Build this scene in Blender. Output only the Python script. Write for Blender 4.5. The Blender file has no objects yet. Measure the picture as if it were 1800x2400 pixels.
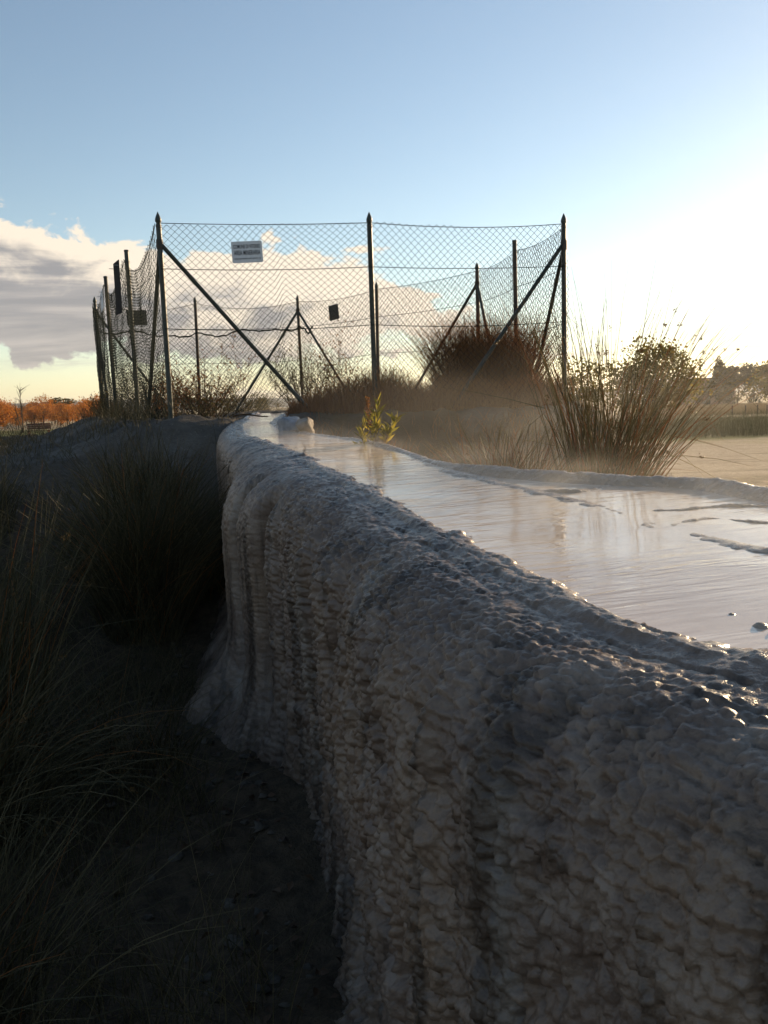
import bpy, math, random
import numpy as np
sc = bpy.context.scene
col = sc.collection
R = math.radians
EYE = 1.6                                   # camera height above the pit floor datum

# ------------------------------------------------------------------ camera
SUN_AZ, SUN_EL = 42.0, 12.5                 # degrees right of +Y, degrees above the horizon
cam_d = bpy.data.cameras.new('camera')
cam = bpy.data.objects.new('camera', cam_d)
col.objects.link(cam)
sc.camera = cam
cam_d.sensor_fit = 'VERTICAL'
cam_d.angle = 2 * math.atan(1200 / 1941.0)
cam_d.clip_start = 0.02
cam_d.clip_end = 20000
from mathutils import Matrix, Vector
_p, _t = R(7.5), 0.033
_F = Vector((0, math.cos(_p), -math.sin(_p)))
_R0 = Vector((1, 0, 0))
_U0 = _R0.cross(_F)
_Rr = math.cos(_t) * _R0 - math.sin(_t) * _U0
_U = math.cos(_t) * _U0 + math.sin(_t) * _R0
cam.matrix_world = Matrix(((_Rr.x, _U.x, -_F.x, 0), (_Rr.y, _U.y, -_F.y, 0), (_Rr.z, _U.z, -_F.z, EYE), (0, 0, 0, 1)))


# ------------------------------------------------------------------ node helper
class V:
    """a socket with arithmetic"""
    def __init__(s, t, sock): s.t, s.s = t, sock
    def _m(s, op, o=None, o2=None):
        n = s.t.nodes.new('ShaderNodeMath'); n.operation = op
        for i, x in enumerate((s, o, o2)):
            if x is None: continue
            if isinstance(x, V): s.t.links.new(x.s, n.inputs[i])
            else: n.inputs[i].default_value = x
        return V(s.t, n.outputs[0])
    def __add__(s, o): return s._m('ADD', o)
    def __radd__(s, o): return s._m('ADD', o)
    def __sub__(s, o): return s._m('SUBTRACT', o)
    def __rsub__(s, o): return (s * -1.0) + o
    def __mul__(s, o): return s._m('MULTIPLY', o)
    def __rmul__(s, o): return s._m('MULTIPLY', o)
    def __truediv__(s, o): return s._m('DIVIDE', o)
    def mn(s, o): return s._m('MINIMUM', o)
    def mx(s, o): return s._m('MAXIMUM', o)
    def clamp(s): return s.mx(0.0).mn(1.0)
    def step(s, a, b):
        n = s.t.nodes.new('ShaderNodeMapRange'); n.interpolation_type = 'SMOOTHSTEP'
        s.t.links.new(s.s, n.inputs[0])
        n.inputs[1].default_value = a; n.inputs[2].default_value = b
        n.inputs[3].default_value = 0; n.inputs[4].default_value = 1
        return V(s.t, n.outputs[0])
def node(t, kind, **kw):
    n = t.nodes.new(kind)
    for k, v in kw.items(): setattr(n, k, v)
    return n
def put(t, sock, val):
    if isinstance(val, V): t.links.new(val.s, sock)
    elif hasattr(val, 'is_output'): t.links.new(val, sock)
    else: sock.default_value = val
def noise(t, vec, scale, detail=4, rough=.55, dist=0.0):
    n = t.nodes.new('ShaderNodeTexNoise')
    put(t, n.inputs['Vector'], vec)
    n.inputs['Scale'].default_value = scale; n.inputs['Detail'].default_value = detail
    n.inputs['Roughness'].default_value = rough; n.inputs['Distortion'].default_value = dist
    return V(t, n.outputs['Fac'])
def ramp(t, fac, stops):
    n = t.nodes.new('ShaderNodeValToRGB')
    put(t, n.inputs[0], fac)
    e = n.color_ramp.elements
    while len(e) > 1: e.remove(e[-1])
    e[0].position = stops[0][0]; e[0].color = (*stops[0][1], 1) if len(stops[0][1]) == 3 else stops[0][1]
    for p, c in stops[1:]:
        x = e.new(p); x.color = (*c, 1)
    return n.outputs[0]
def mix(t, f, a, b):
    n = t.nodes.new('ShaderNodeMix'); n.data_type = 'RGBA'
    put(t, n.inputs[0], f)
    for s, v in ((n.inputs[6], a), (n.inputs[7], b)):
        if isinstance(v, (tuple, list)): s.default_value = (*v, 1) if len(v) == 3 else v
        else: put(t, s, v)
    return n.outputs[2]
def comb(t, x, y, z):
    n = t.nodes.new('ShaderNodeCombineXYZ')
    for i, v in enumerate((x, y, z)): put(t, n.inputs[i], v)
    return n.outputs[0]

# ------------------------------------------------------------------ world: sky with a bank of cumulus low on the horizon
world = bpy.data.worlds.new('World'); sc.world = world
world.use_nodes = True
wt = world.node_tree
for n in list(wt.nodes): wt.nodes.remove(n)
sky = node(wt, 'ShaderNodeTexSky')
sky.sky_type = 'NISHITA'; sky.sun_disc = False
sky.sun_elevation = R(SUN_EL); sky.sun_rotation = R(SUN_AZ)
sky.altitude = 200; sky.air_density = 1.0; sky.dust_density = 0.15; sky.ozone_density = 0.9
tc = node(wt, 'ShaderNodeTexCoord')
sep = node(wt, 'ShaderNodeSeparateXYZ'); wt.links.new(tc.outputs['Generated'], sep.inputs[0])
dx, dy, dz = (V(wt, sep.outputs[i]) for i in range(3))
az = dx._m('ARCTAN2', dy) * (180 / math.pi)
el = dz._m('ARCSINE') * (180 / math.pi)
def prof(pts):                               # piecewise profile over azimuth, value 0..20 degrees
    return V(wt, ramp(wt, (az + 60.0) / 120.0, [((a + 60) / 120, (v / 20,) * 3) for a, v in pts])) * 20.0
cv = comb(wt, az * 0.125, el * 0.21, 3.7)
cn = noise(wt, cv, 2.5, 8, .58, .3)
cs = comb(wt, az * 0.125 + 0.06, el * 0.21 + 0.07, 3.7)      # the same field a little nearer the sun
cn2 = noise(wt, cs, 2.5, 5, .58, .3)
cf = noise(wt, comb(wt, az * 0.05, el * 0.4, 9.1), 1.7, 5, .6, .4)
top = prof([(-60, 12), (-33, 13.8), (-25, 13.5), (-21, 12.1), (-16, 11.2), (-12, 10.6), (-9, 11.0), (-5, 10.9), (-2, 10.4), (0.5, 9.4), (3, 8.2), (6, 6.0), (9, 2), (28, 0), (50, 3), (60, 6)])
bot = prof([(-60, 3.5), (-30, 3.6), (-18, 3.7), (-10, 2.8), (-3, 3.0), (2, 3.4), (8, 4.5), (60, 4.5)])
m1 = (top - el).mn((el - bot) * 1.5) * 0.45
m1 = m1.mn(1.0).mx(-2.0)
d1 = (m1 + (cn - 0.5) * 3.6).step(0.0, 0.30)
gap = (cn2 - 0.5) * 2.2 + (cf - 0.5) * 2.0 + (az + 8.0).mx(-14.0).mn(8.0) * 0.075 - 0.66     # open sky between the eastern puffs
d1 = d1 * (1.0 - gap.step(0.1, 0.55))
# thin low streaks and far cumulus tops
stk = (1.0 - ((el - 3.3) / 1.0)._m('ABSOLUTE')) * 0.6
d2 = (stk + (cf - 0.5) * 3.6 - 0.35).step(0.05, 0.8) * 0.75
lowc = (1.25 - el) * 0.55 + (cn - 0.5) * 2.2 - 0.28
d3 = lowc.step(0.0, 0.3) * 0.7 * (1.0 - az.step(-12, 4))
dens = d1.mx(d2).mx(d3).clamp()
# light on the clouds: tops and sunward edges cream, thick bases grey
rim = (cn - cn2) * 5.0 + 0.35
tops = 1.0 - ((top - el) * (0.30 - (az + 25.0).mx(0.0).mn(20.0) * 0.0085) - 0.20 + (cn - 0.5) * 2.6)
lit = (tops * 0.75 + rim * 0.35 + (az + 22.0).mx(0.0).mn(24.0) * 0.004 + (cf - 0.5) * 1.1 + 0.14).clamp()
lit = lit.mx(d3 * 0.8).step(0.22, 0.86)
cc = mix(wt, lit, mix(wt, cf.step(0.38, 0.66), (0.36, 0.355, 0.37), (0.62, 0.57, 0.54)), (1.18, 1.02, 0.82))
bg1 = node(wt, 'ShaderNodeBackground'); bg1.inputs[1].default_value = 0.104
wt.links.new(sky.outputs[0], bg1.inputs[0])
bg2 = node(wt, 'ShaderNodeBackground'); wt.links.new(cc, bg2.inputs[0]); bg2.inputs[1].default_value = 0.56
mx = node(wt, 'ShaderNodeMixShader'); put(wt, mx.inputs[0], dens * 0.96)
wt.links.new(bg1.outputs[0], mx.inputs[1]); wt.links.new(bg2.outputs[0], mx.inputs[2])
wo = node(wt, 'ShaderNodeOutputWorld'); wt.links.new(mx.outputs[0], wo.inputs[0])

# ------------------------------------------------------------------ sun, exposure
sun_d = bpy.data.lights.new('sun', 'SUN'); sun_d.energy = 5.0; sun_d.angle = R(0.6); sun_d.color = (1.0, 0.73, 0.43)
sun = bpy.data.objects.new('sun', sun_d); col.objects.link(sun)
sdir = Vector((math.sin(R(SUN_AZ)) * math.cos(R(SUN_EL)), math.cos(R(SUN_AZ)) * math.cos(R(SUN_EL)), math.sin(R(SUN_EL))))
sun.rotation_euler = sdir.to_track_quat('Z', 'Y').to_euler()
sun.location = (12, 18, 12)
vs = sc.view_settings
vs.view_transform = 'Standard'; vs.look = 'None'; vs.gamma = 1; vs.exposure = 0.72; vs.use_curve_mapping = False
sc.cycles.use_denoising = True
sc.cycles.max_bounces = 6; sc.cycles.transparent_max_bounces = 16; sc.cycles.volume_bounces = 0; sc.cycles.volume_step_rate = 3.0; sc.cycles.volume_max_steps = 64
sc.cycles.sample_clamp_indirect = 4.0

# ------------------------------------------------------------------ numeric noise
def hsh(ix, iy, k):
    h = (ix.astype(np.int64) * 374761393 + iy.astype(np.int64) * 668265263 + k * 2147483647 * 7 + 1013904223) & 0xffffffff
    h = ((h ^ (h >> 13)) * 1274126177) & 0xffffffff
    h = ((h ^ (h >> 16)) * 2246822519) & 0xffffffff
    return ((h ^ (h >> 15)) & 0xffffff) / float(0x1000000)
def vnoise(x, y, k=0):
    ix, iy = np.floor(x), np.floor(y)
    fx, fy = x - ix, y - iy
    fx = fx * fx * fx * (fx * (fx * 6 - 15) + 10); fy = fy * fy * fy * (fy * (fy * 6 - 15) + 10)
    a, b = hsh(ix, iy, k), hsh(ix + 1, iy, k)
    c, d = hsh(ix, iy + 1, k), hsh(ix + 1, iy + 1, k)
    return (a + (b - a) * fx) * (1 - fy) + (c + (d - c) * fx) * fy
def fbm(x, y, k=0, o=4, g=.5):
    s, a, n = 0, 1.0, 0
    for i in range(o):
        s = s + a * (vnoise(x * 2 ** i + i * 17.3, y * 2 ** i - i * 9.1, k + i) - .5); n += a; a *= g
    return s / n * 2
def cells(x, y, k=0):
    """cellular noise: nearest distance, second distance, signed offset along y from the nearest point, cell random"""
    ix, iy = np.floor(x), np.floor(y)
    f1 = np.full(x.shape, 9.); f2 = np.full(x.shape, 9.); oy = np.zeros(x.shape); rd = np.zeros(x.shape)
    for a in (-1, 0, 1):
        for b in (-1, 0, 1):
            cx, cy = ix + a, iy + b
            px = cx + .1 + .8 * hsh(cx, cy, k); py = cy + .1 + .8 * hsh(cx, cy, k + 51)
            d = np.sqrt((px - x) ** 2 + (py - y) ** 2)
            near = d < f1
            f2 = np.where(near, f1, np.minimum(f2, d))
            oy = np.where(near, y - py, oy); rd = np.where(near, hsh(cx, cy, k + 97), rd)
            f1 = np.where(near, d, f1)
    return f1, f2, oy, rd
def sst(a, b, x):
    t = np.clip((x - a) / (b - a), 0, 1); return t * t * (3 - 2 * t)
def seg_dist(X, Y, pts):
    """distance to a polyline"""
    best = np.full(np.shape(X), 1e9)
    for (ax, ay), (bx, by) in zip(pts[:-1], pts[1:]):
        vx, vy = bx - ax, by - ay; L = vx * vx + vy * vy
        t = np.clip(((X - ax) * vx + (Y - ay) * vy) / L, 0, 1)
        best = np.minimum(best, np.hypot(X - ax - t * vx, Y - ay - t * vy))
    return best

# ------------------------------------------------------------------ object helpers
def mesh_obj(name, verts, faces, mat=None, parent=None, smooth=False, loc=None, nper=None):
    me = bpy.data.meshes.new(name)
    verts = np.asarray(verts, dtype=np.float32).reshape(-1, 3)
    if isinstance(faces, np.ndarray):
        n = faces.shape[1]; nf = faces.shape[0]
        me.vertices.add(len(verts)); me.vertices.foreach_set('co', verts.ravel())
        me.loops.add(nf * n); me.loops.foreach_set('vertex_index', faces.astype(np.int32).ravel())
        me.polygons.add(nf); me.polygons.foreach_set('loop_start', np.arange(0, nf * n, n, dtype=np.int32))
        me.update(calc_edges=True)
    else:
        me.from_pydata([tuple(map(float, v)) for v in verts], [], faces)
    if smooth: me.polygons.foreach_set('use_smooth', np.ones(len(me.polygons), dtype=bool))
    o = bpy.data.objects.new(name, me)
    if mat: me.materials.append(mat)
    if parent: o.parent = parent
    if loc is not None: o.location = loc
    col.objects.link(o)
    return o
def empty(name, loc=(0, 0, 0), rz=0):
    o = bpy.data.objects.new(name, None); col.objects.link(o)
    o.location = loc; o.rotation_euler.z = rz; o.empty_display_size = .2
    return o
def tag(o, label=None, cat=None, group=None, kind=None):
    if label: o['label'] = label
    if cat: o['category'] = cat
    if group: o['group'] = group
    if kind: o['kind'] = kind
    return o
def dup(o, parent=None):
    c = o.copy(); col.objects.link(c)
    if parent: c.parent = parent
    for ch in list(o.children): dup(ch, c)
    return c
def tubes(P, Rad, sides=3, cap=False):
    """P (n,k,3) polylines, Rad (n,k) or scalar -> verts, quads"""
    P = np.asarray(P, float); n, k, _ = P.shape
    Rad = np.broadcast_to(Rad, (n, k)) if np.ndim(Rad) else np.full((n, k), Rad)
    T = np.gradient(P, axis=1); T /= np.linalg.norm(T, axis=2, keepdims=True) + 1e-9
    mean = T.mean(axis=1, keepdims=True)
    ref = np.where(np.abs(mean[..., 2:3]) > .8, np.array([1., .13, 0]), np.array([0, .1, 1.]))
    A = np.cross(T, np.broadcast_to(ref, T.shape)); A /= np.linalg.norm(A, axis=2, keepdims=True) + 1e-9
    B = np.cross(T, A)
    ang = np.arange(sides) * 2 * np.pi / sides
    Vv = P[:, :, None, :] + Rad[:, :, None, None] * (A[:, :, None, :] * np.cos(ang)[None, None, :, None] + B[:, :, None, :] * np.sin(ang)[None, None, :, None])
    idx = np.arange(n * k * sides).reshape(n, k, sides)
    a = idx[:, :-1]; b = idx[:, 1:]
    q = np.stack([a, np.roll(a, -1, 2), np.roll(b, -1, 2), b], -1).reshape(-1, 4)
    return Vv.reshape(-1, 3), q
def merge(parts):
    vs_, fs_, o = [], [], 0
    for v, f in parts:
        vs_.append(v); fs_.append(f + o); o += len(v)
    return np.concatenate(vs_), np.concatenate(fs_)
def leaves(C, D, Nn, size, width=.5, fold=.15):
    """folded rhombic leaves (two triangles each): centres, directions, normals, lengths"""
    C = np.asarray(C); D = D / (np.linalg.norm(D, axis=1, keepdims=True) + 1e-9)
    S = np.cross(D, Nn); S /= np.linalg.norm(S, axis=1, keepdims=True) + 1e-9
    Nn = np.cross(S, D)
    s = np.asarray(size)[:, None]
    v = np.stack([C - D * s * .5, C + S * s * width * .5 + Nn * s * fold, C + D * s * .5, C - S * s * width * .5 + Nn * s * fold], 1)
    i = np.arange(len(C) * 4).reshape(-1, 4)
    f = np.concatenate([i[:, [0, 1, 2]], i[:, [0, 2, 3]]])
    return v.reshape(-1, 3), f
def rdir(rng, n, up=0.0):
    d = rng.normal(size=(n, 3)); d[:, 2] += up
    return d / np.linalg.norm(d, axis=1, keepdims=True)

# ------------------------------------------------------------------ materials
def newmat(name):
    m = bpy.data.materials.new(name); m.use_nodes = True
    t = m.node_tree
    b = t.nodes['Principled BSDF']
    return m, t, b
def objco(t, which='Object'):
    return node(t, 'ShaderNodeTexCoord').outputs[which]
def posco(t):
    return node(t, 'ShaderNodeNewGeometry').outputs['Position']
def bump(t, b, h, strength, dist=.01):
    n = node(t, 'ShaderNodeBump'); n.inputs['Strength'].default_value = strength; n.inputs['Distance'].default_value = dist
    put(t, n.inputs['Height'], h); t.links.new(n.outputs[0], b.inputs['Normal'])
def simple(name, c1, c2, scale=8, rough=.7, spec=.4, metallic=0, bmp=0.0, bscale=60):
    m, t, b = newmat(name)
    p = posco(t)
    put(t, b.inputs['Base Color'], mix(t, noise(t, p, scale, 4).step(.3, .7), c1, c2))
    b.inputs['Roughness'].default_value = rough; b.inputs['Specular IOR Level'].default_value = spec
    b.inputs['Metallic'].default_value = metallic
    if bmp: bump(t, b, noise(t, p, bscale, 4), bmp)
    return m
def leafmat(name, c1, c2, c3=None, trans=.45, scale=6, rough=.6):
    """thin leaf: colour differs from leaf to leaf, part of the light passes through"""
    m, t, b = newmat(name)
    g = node(t, 'ShaderNodeNewGeometry')
    rnd = V(t, g.outputs['Random Per Island'])
    f = (rnd * .7 + noise(t, g.outputs['Position'], scale, 3) * .6 - .15).clamp()
    stops = [(0, c1), (.55, c2)] + ([(1, c3)] if c3 else [(1, c2)])
    c = ramp(t, f, stops)
    t.links.new(c, b.inputs['Base Color'])
    b.inputs['Roughness'].default_value = rough; b.inputs['Specular IOR Level'].default_value = .3
    tr = node(t, 'ShaderNodeBsdfTranslucent'); t.links.new(c, tr.inputs[0])
    mxs = node(t, 'ShaderNodeMixShader'); mxs.inputs[0].default_value = trans
    t.links.new(b.outputs[0], mxs.inputs[1]); t.links.new(tr.outputs[0], mxs.inputs[2])
    t.links.new(mxs.outputs[0], t.nodes['Material Output'].inputs[0])
    return m

# wet travertine
def travertine():
    m, t, b = newmat('wet_travertine')
    p = posco(t)
    mp = node(t, 'ShaderNodeMapping'); t.links.new(p, mp.inputs[0]); mp.inputs['Scale'].default_value = (9, 9, .7)
    streak = noise(t, mp.outputs[0], 1.0, 4, .6, .6)
    big = noise(t, p, 3.2, 4, .6)
    fine = noise(t, p, 55, 5, .65)
    c = mix(t, big.step(.35, .68), (.140, .100, .078), (.200, .140, .098))
    c = mix(t, (noise(t, p, 9, 4) + fine * .3).step(.62, .86) * .7, c, (.27, .212, .168))
    c = mix(t, streak.step(.48, .64) * .85, c, (.045, .033, .025))
    c = mix(t, noise(t, mp.outputs[0], .55, 3, .5).step(.60, .72) * .5, c, (.26, .225, .19))
    at = node(t, 'ShaderNodeAttribute'); at.attribute_name = 'crust'
    c = mix(t, V(t, at.outputs['Fac']) * (big * .5 + .45), c, (.44, .345, .255))           # algae running down with the water
    c = mix(t, fine.step(.52, .75) * .45, c, (.066, .047, .034))
    t.links.new(c, b.inputs['Base Color'])
    aw = node(t, 'ShaderNodeAttribute'); aw.attribute_name = 'wet'
    put(t, b.inputs['Roughness'], (noise(t, p, 26, 4) * .45 + .14) * (1.0 - V(t, aw.outputs['Fac']) * .45) + .06)
    b.inputs['Specular IOR Level'].default_value = .42
    bump(t, b, fine + noise(t, p, 170, 3) * .4, .55, .006)
    return m
M = {}
M['trav'] = travertine()

def groundmat():
    m, t, b = newmat('ground_earth')
    p = posco(t)
    s = node(t, 'ShaderNodeSeparateXYZ'); t.links.new(p, s.inputs[0])
    X, Y, Z = V(t, s.outputs[0]), V(t, s.outputs[1]), V(t, s.outputs[2])
    n1 = noise(t, p, .9, 5, .6); n2 = noise(t, p, 14, 5, .65); n3 = noise(t, p, 90, 3, .6)
    crust = mix(t, (n1 + n2 * .4).step(.55, .85), (.075, .068, .060), (.14, .124, .105))      # grey travertine crust
    crust = mix(t, n2.step(.5, .72) * .7, crust, (.045, .040, .032))
    crust = mix(t, noise(t, p, 33, 4, .65).step(.56, .74) * .6, crust, (.26, .235, .205))
    soil = mix(t, n2.step(.35, .65), (.050, .037, .024), (.10, .072, .045))              # damp litter in the hollow
    gravel = mix(t, (n2 + n3 * .5).step(.6, .95), (.28, .225, .165), (.40, .33, .25))     # pale trodden gravel to the right
    gravel = mix(t, noise(t, comb(t, X * .25, Y * 1.3, 0.0), 2.2, 4).step(.50, .70) * .75, gravel, (.15, .125, .09))
    green = mix(t, noise(t, p, .35, 5).step(.35, .65), (.095, .125, .028), (.17, .165, .05))
    straw = mix(t, noise(t, comb(t, X * .2, Y * .05, 0.0), 1.0, 4).step(.3, .7), (.36, .28, .16), (.46, .37, .22))
    wob = (n1 - .5) * 1.6
    c = mix(t, (Y + X * .10 + wob).step(5.6, 8.0), soil, crust)
    c = mix(t, (X + (Y - 3.0) * .27 + wob * .3).step(.2, .9) * (1.0 - (Z + (n2 - .5) * .2).step(EYE - .80, EYE - .62)), c, gravel)
    moss = (noise(t, p, 1.6, 4) + n2 * .3).step(.42, .62) * ((Y).step(5.5, 6.8) - Y.step(8.2, 9.0)).clamp() * X.step(-.9, -.4)
    c = mix(t, moss * .9, c, (.055, .042, .02))
    c = mix(t, (Y + (n1 - .5) * 5.0).step(15.0, 18.0), c, green)
    c = mix(t, (Y + (n1 - .5) * 14 - (X * -.2)).step(78, 88), c, straw)
    t.links.new(c, b.inputs['Base Color'])
    b.inputs['Roughness'].default_value = .9; b.inputs['Specular IOR Level'].default_value = .25
    bump(t, b, n2 * .6 + n3 * .6, .8, .03)
    return m
M['ground'] = groundmat()

def watermat():
    m, t, b = newmat('milky_spring_water')
    p = posco(t)
    s = node(t, 'ShaderNodeSeparateXYZ'); t.links.new(p, s.inputs[0])
    X, Y = V(t, s.outputs[0]), V(t, s.outputs[1])
    c = mix(t, noise(t, p, 2.2, 4, .6).step(.35, .7), (.60, .465, .35), (.74, .62, .50))
    t.links.new(c, b.inputs['Base Color'])
    b.inputs['Roughness'].default_value = .035; b.inputs['IOR'].default_value = 1.33
    b.inputs['Specular IOR Level'].default_value = .85
    along = X * -.30 + Y * .95
    across = X * .95 + Y * .30
    r1 = noise(t, comb(t, across * 3.0, along * 17.0, 0.0), 1.0, 3, .55, .8)
    r2 = noise(t, comb(t, across * 8.0, along * 46.0, 4.0), 1.0, 2, .5, .5)
    calm = noise(t, p, 1.3, 2).step(.38, .62)
    h = (r1 * 1.0 + r2 * .34) * (calm * .75 + .25)
    bump(t, b, h, .62, .007)
    return m
M['water'] = watermat()

M['fence'] = simple('green_coated_steel', (.020, .030, .024), (.035, .043, .034), 14, .45, .5)
M['rust'] = simple('weathered_steel', (.030, .034, .030), (.075, .045, .028), 9, .6, .4)
M['wire'] = simple('coated_wire', (.010, .017, .013), (.020, .026, .020), 20, .8, .12)
M['plate'] = simple('grey_sign_sheet', (.66, .68, .70), (.74, .75, .76), 30, .45, .4)
M['plate_back'] = simple('sign_back', (.07, .062, .052), (.11, .098, .082), 22, .6, .3)
M['board'] = simple('dark_board', (.016, .015, .014), (.03, .028, .025), 12, .9, .1)
M['ink'] = simple('black_lettering', (.012, .013, .015), (.02, .02, .022), 10, .6, .3)
M['bolt'] = simple('zinc_bolt', (.4, .4, .38), (.5, .48, .44), 10, .4, .6, .8)
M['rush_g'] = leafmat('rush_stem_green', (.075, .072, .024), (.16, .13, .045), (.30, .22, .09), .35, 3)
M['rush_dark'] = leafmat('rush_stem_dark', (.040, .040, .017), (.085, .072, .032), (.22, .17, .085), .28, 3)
M['rush_dry'] = leafmat('rush_stem_dry', (.20, .080, .025), (.32, .140, .045), (.40, .21, .08), .55, 3)
M['seed'] = leafmat('seed_head_brown', (.09, .05, .018), (.16, .09, .03), (.22, .14, .05), .2, 30)
M['twig'] = simple('twig_bark', (.045, .028, .017), (.10, .062, .036), 30, .8, .2)
M['leaf_red'] = leafmat('leaf_russet', (.12, .045, .014), (.22, .085, .022), (.26, .15, .04), .5)
M['leaf_olive'] = leafmat('leaf_olive', (.06, .055, .02), (.11, .09, .03), (.17, .12, .04), .45)
M['leaf_yel'] = leafmat('leaf_yellow_green', (.10, .10, .02), (.22, .20, .03), (.40, .30, .05), .55)
M['leaf_fig'] = leafmat('leaf_fig_tree', (.07, .075, .015), (.15, .13, .02), (.30, .20, .03), .55)
M['leaf_org'] = leafmat('leaf_orange', (.30, .10, .015), (.48, .17, .022), (.55, .27, .05), .45, .5)
M['leaf_pine'] = leafmat('pine_needles', (.030, .034, .016), (.05, .052, .024), (.075, .07, .03), .25, .6)
M['bark'] = simple('tree_bark', (.06, .045, .03), (.12, .09, .06), 12, .9, .2, bmp=.5, bscale=30)
M['straw'] = leafmat('dry_straw', (.30, .22, .11), (.42, .32, .18), (.52, .42, .26), .4, 1)
M['reed'] = leafmat('reed_blade', (.10, .115, .05), (.17, .17, .08), (.42, .38, .25), .4, 1)
M['brick'] = simple('farm_plaster', (.30, .20, .15), (.38, .26, .19), 1, .9, .2)
M['roof'] = simple('roof_tile', (.16, .07, .05), (.24, .11, .07), 2, .85, .2)
M['dark'] = simple('dark_opening', (.02, .02, .02), (.03, .028, .025), 2, .5, .4)
M['wood'] = simple('red_brown_wood', (.10, .035, .022), (.16, .06, .035), 6, .7, .3)
M['post_wood'] = simple('grey_post_wood', (.10, .075, .05), (.17, .13, .09), 6, .9, .2)
M['rubble'] = simple('crumbled_crust', (.06, .052, .043), (.13, .112, .09), 18, .9, .2, bmp=.5, bscale=70)
M['stone_blue'] = simple('blue_grey_stone', (.15, .175, .21), (.28, .31, .35), 14, .6, .3, bmp=.6, bscale=40)
M['stone_tan'] = simple('pale_tan_stone', (.19, .155, .12), (.32, .27, .22), 14, .7, .3, bmp=.6, bscale=40)
M['litter'] = leafmat('leaf_litter', (.05, .030, .018), (.09, .052, .030), (.13, .08, .045), .2, 5)
M['hill'] = simple('wooded_hill', (.030, .040, .028), (.06, .065, .042), .02, 1, .1)

# ------------------------------------------------------------------ plan of the place
# fence enclosure corner by corner, metres from the camera, tops 1.85 m above the eye
POST = dict(FL=(-2.05, 8.16), MF=(-.05, 8.45), FR=(1.94, 8.80), RS=(1.66, 10.20), BR=(1.38, 11.66), BB=(0.0, 13.16),
            BC=(-1.35, 14.41), BX=(-3.04, 14.20), BL=(-4.58, 13.79), L2=(-3.76, 11.85), L1=(-2.91, 10.01))
ring = ['FL', 'MF', 'FR', 'RS', 'BR', 'BB', 'BC', 'BX', 'BL', 'L2', 'L1']
poly = np.array([POST[k] for k in ring])
# lip of the channel (left edge of the water) and its right rim, matched station by station
LIP = np.array([(1.75, -.5), (1.15, .30), (.80, .80), (.55, 1.15), (.38, 1.45), (.25, 1.88), (.14, 2.3), (.08, 2.55), (-.04, 3.03), (-.22, 3.66), (-.45, 4.48), (-.68, 5.22), (-.98, 6.0), (-1.16, 6.8), (-1.28, 7.7), (-1.36, 9.3)])
RIM = np.array([(2.6, .4), (1.95, 1.1), (1.60, 1.55), (1.40, 1.95), (1.26, 2.3), (1.20, 2.62), (1.10, 2.86), (.84, 3.03), (.50, 3.33), (.30, 3.66), (.10, 4.5), (-.12, 5.2), (-.60, 6.15), (-.84, 6.9), (-.98, 7.75), (-1.02, 9.3)])
def spl(P, n):
    """Catmull-Rom through P, n samples evenly in station number"""
    P = np.vstack([2 * P[0] - P[1], P, 2 * P[-1] - P[-2]])
    u = np.linspace(0, len(P) - 3, n) if np.isscalar(n) else n
    i = np.minimum(u.astype(int), len(P) - 4); f = (u - i)[:, None]
    a, b, c, d = P[i], P[i + 1], P[i + 2], P[i + 3]
    return .5 * (2 * b + (c - a) * f + (2 * a - 5 * b + 4 * c - d) * f ** 2 + (3 * b - a - 3 * c + d) * f ** 3)
def zwater(Y): return EYE - (0.10 + 0.04 * (8.5 - Y))
def poly_sd(X, Y):
    d = seg_dist(X, Y, [tuple(p) for p in poly] + [tuple(poly[0])])
    ins = np.zeros(np.shape(X), bool)
    j = len(poly) - 1
    for i in range(len(poly)):
        xi, yi = poly[i]; xj, yj = poly[j]
        ins ^= ((yi > Y) != (yj > Y)) & (X < (xj - xi) * (Y - yi) / (yj - yi + 1e-12) + xi)
        j = i
    return np.where(ins, -d, d)
_lipY = np.linspace(-.5, 9.3, 200)
_ls = spl(LIP, 400); _rs = spl(RIM, 400)
_ordL = np.argsort(_ls[:, 1]); _ordR = np.argsort(_rs[:, 1])
def lipx(Y): return np.interp(Y, _ls[_ordL, 1], _ls[_ordL, 0])
def rimx(Y): return np.interp(Y, _rs[_ordR, 1], _rs[_ordR, 0])
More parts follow.
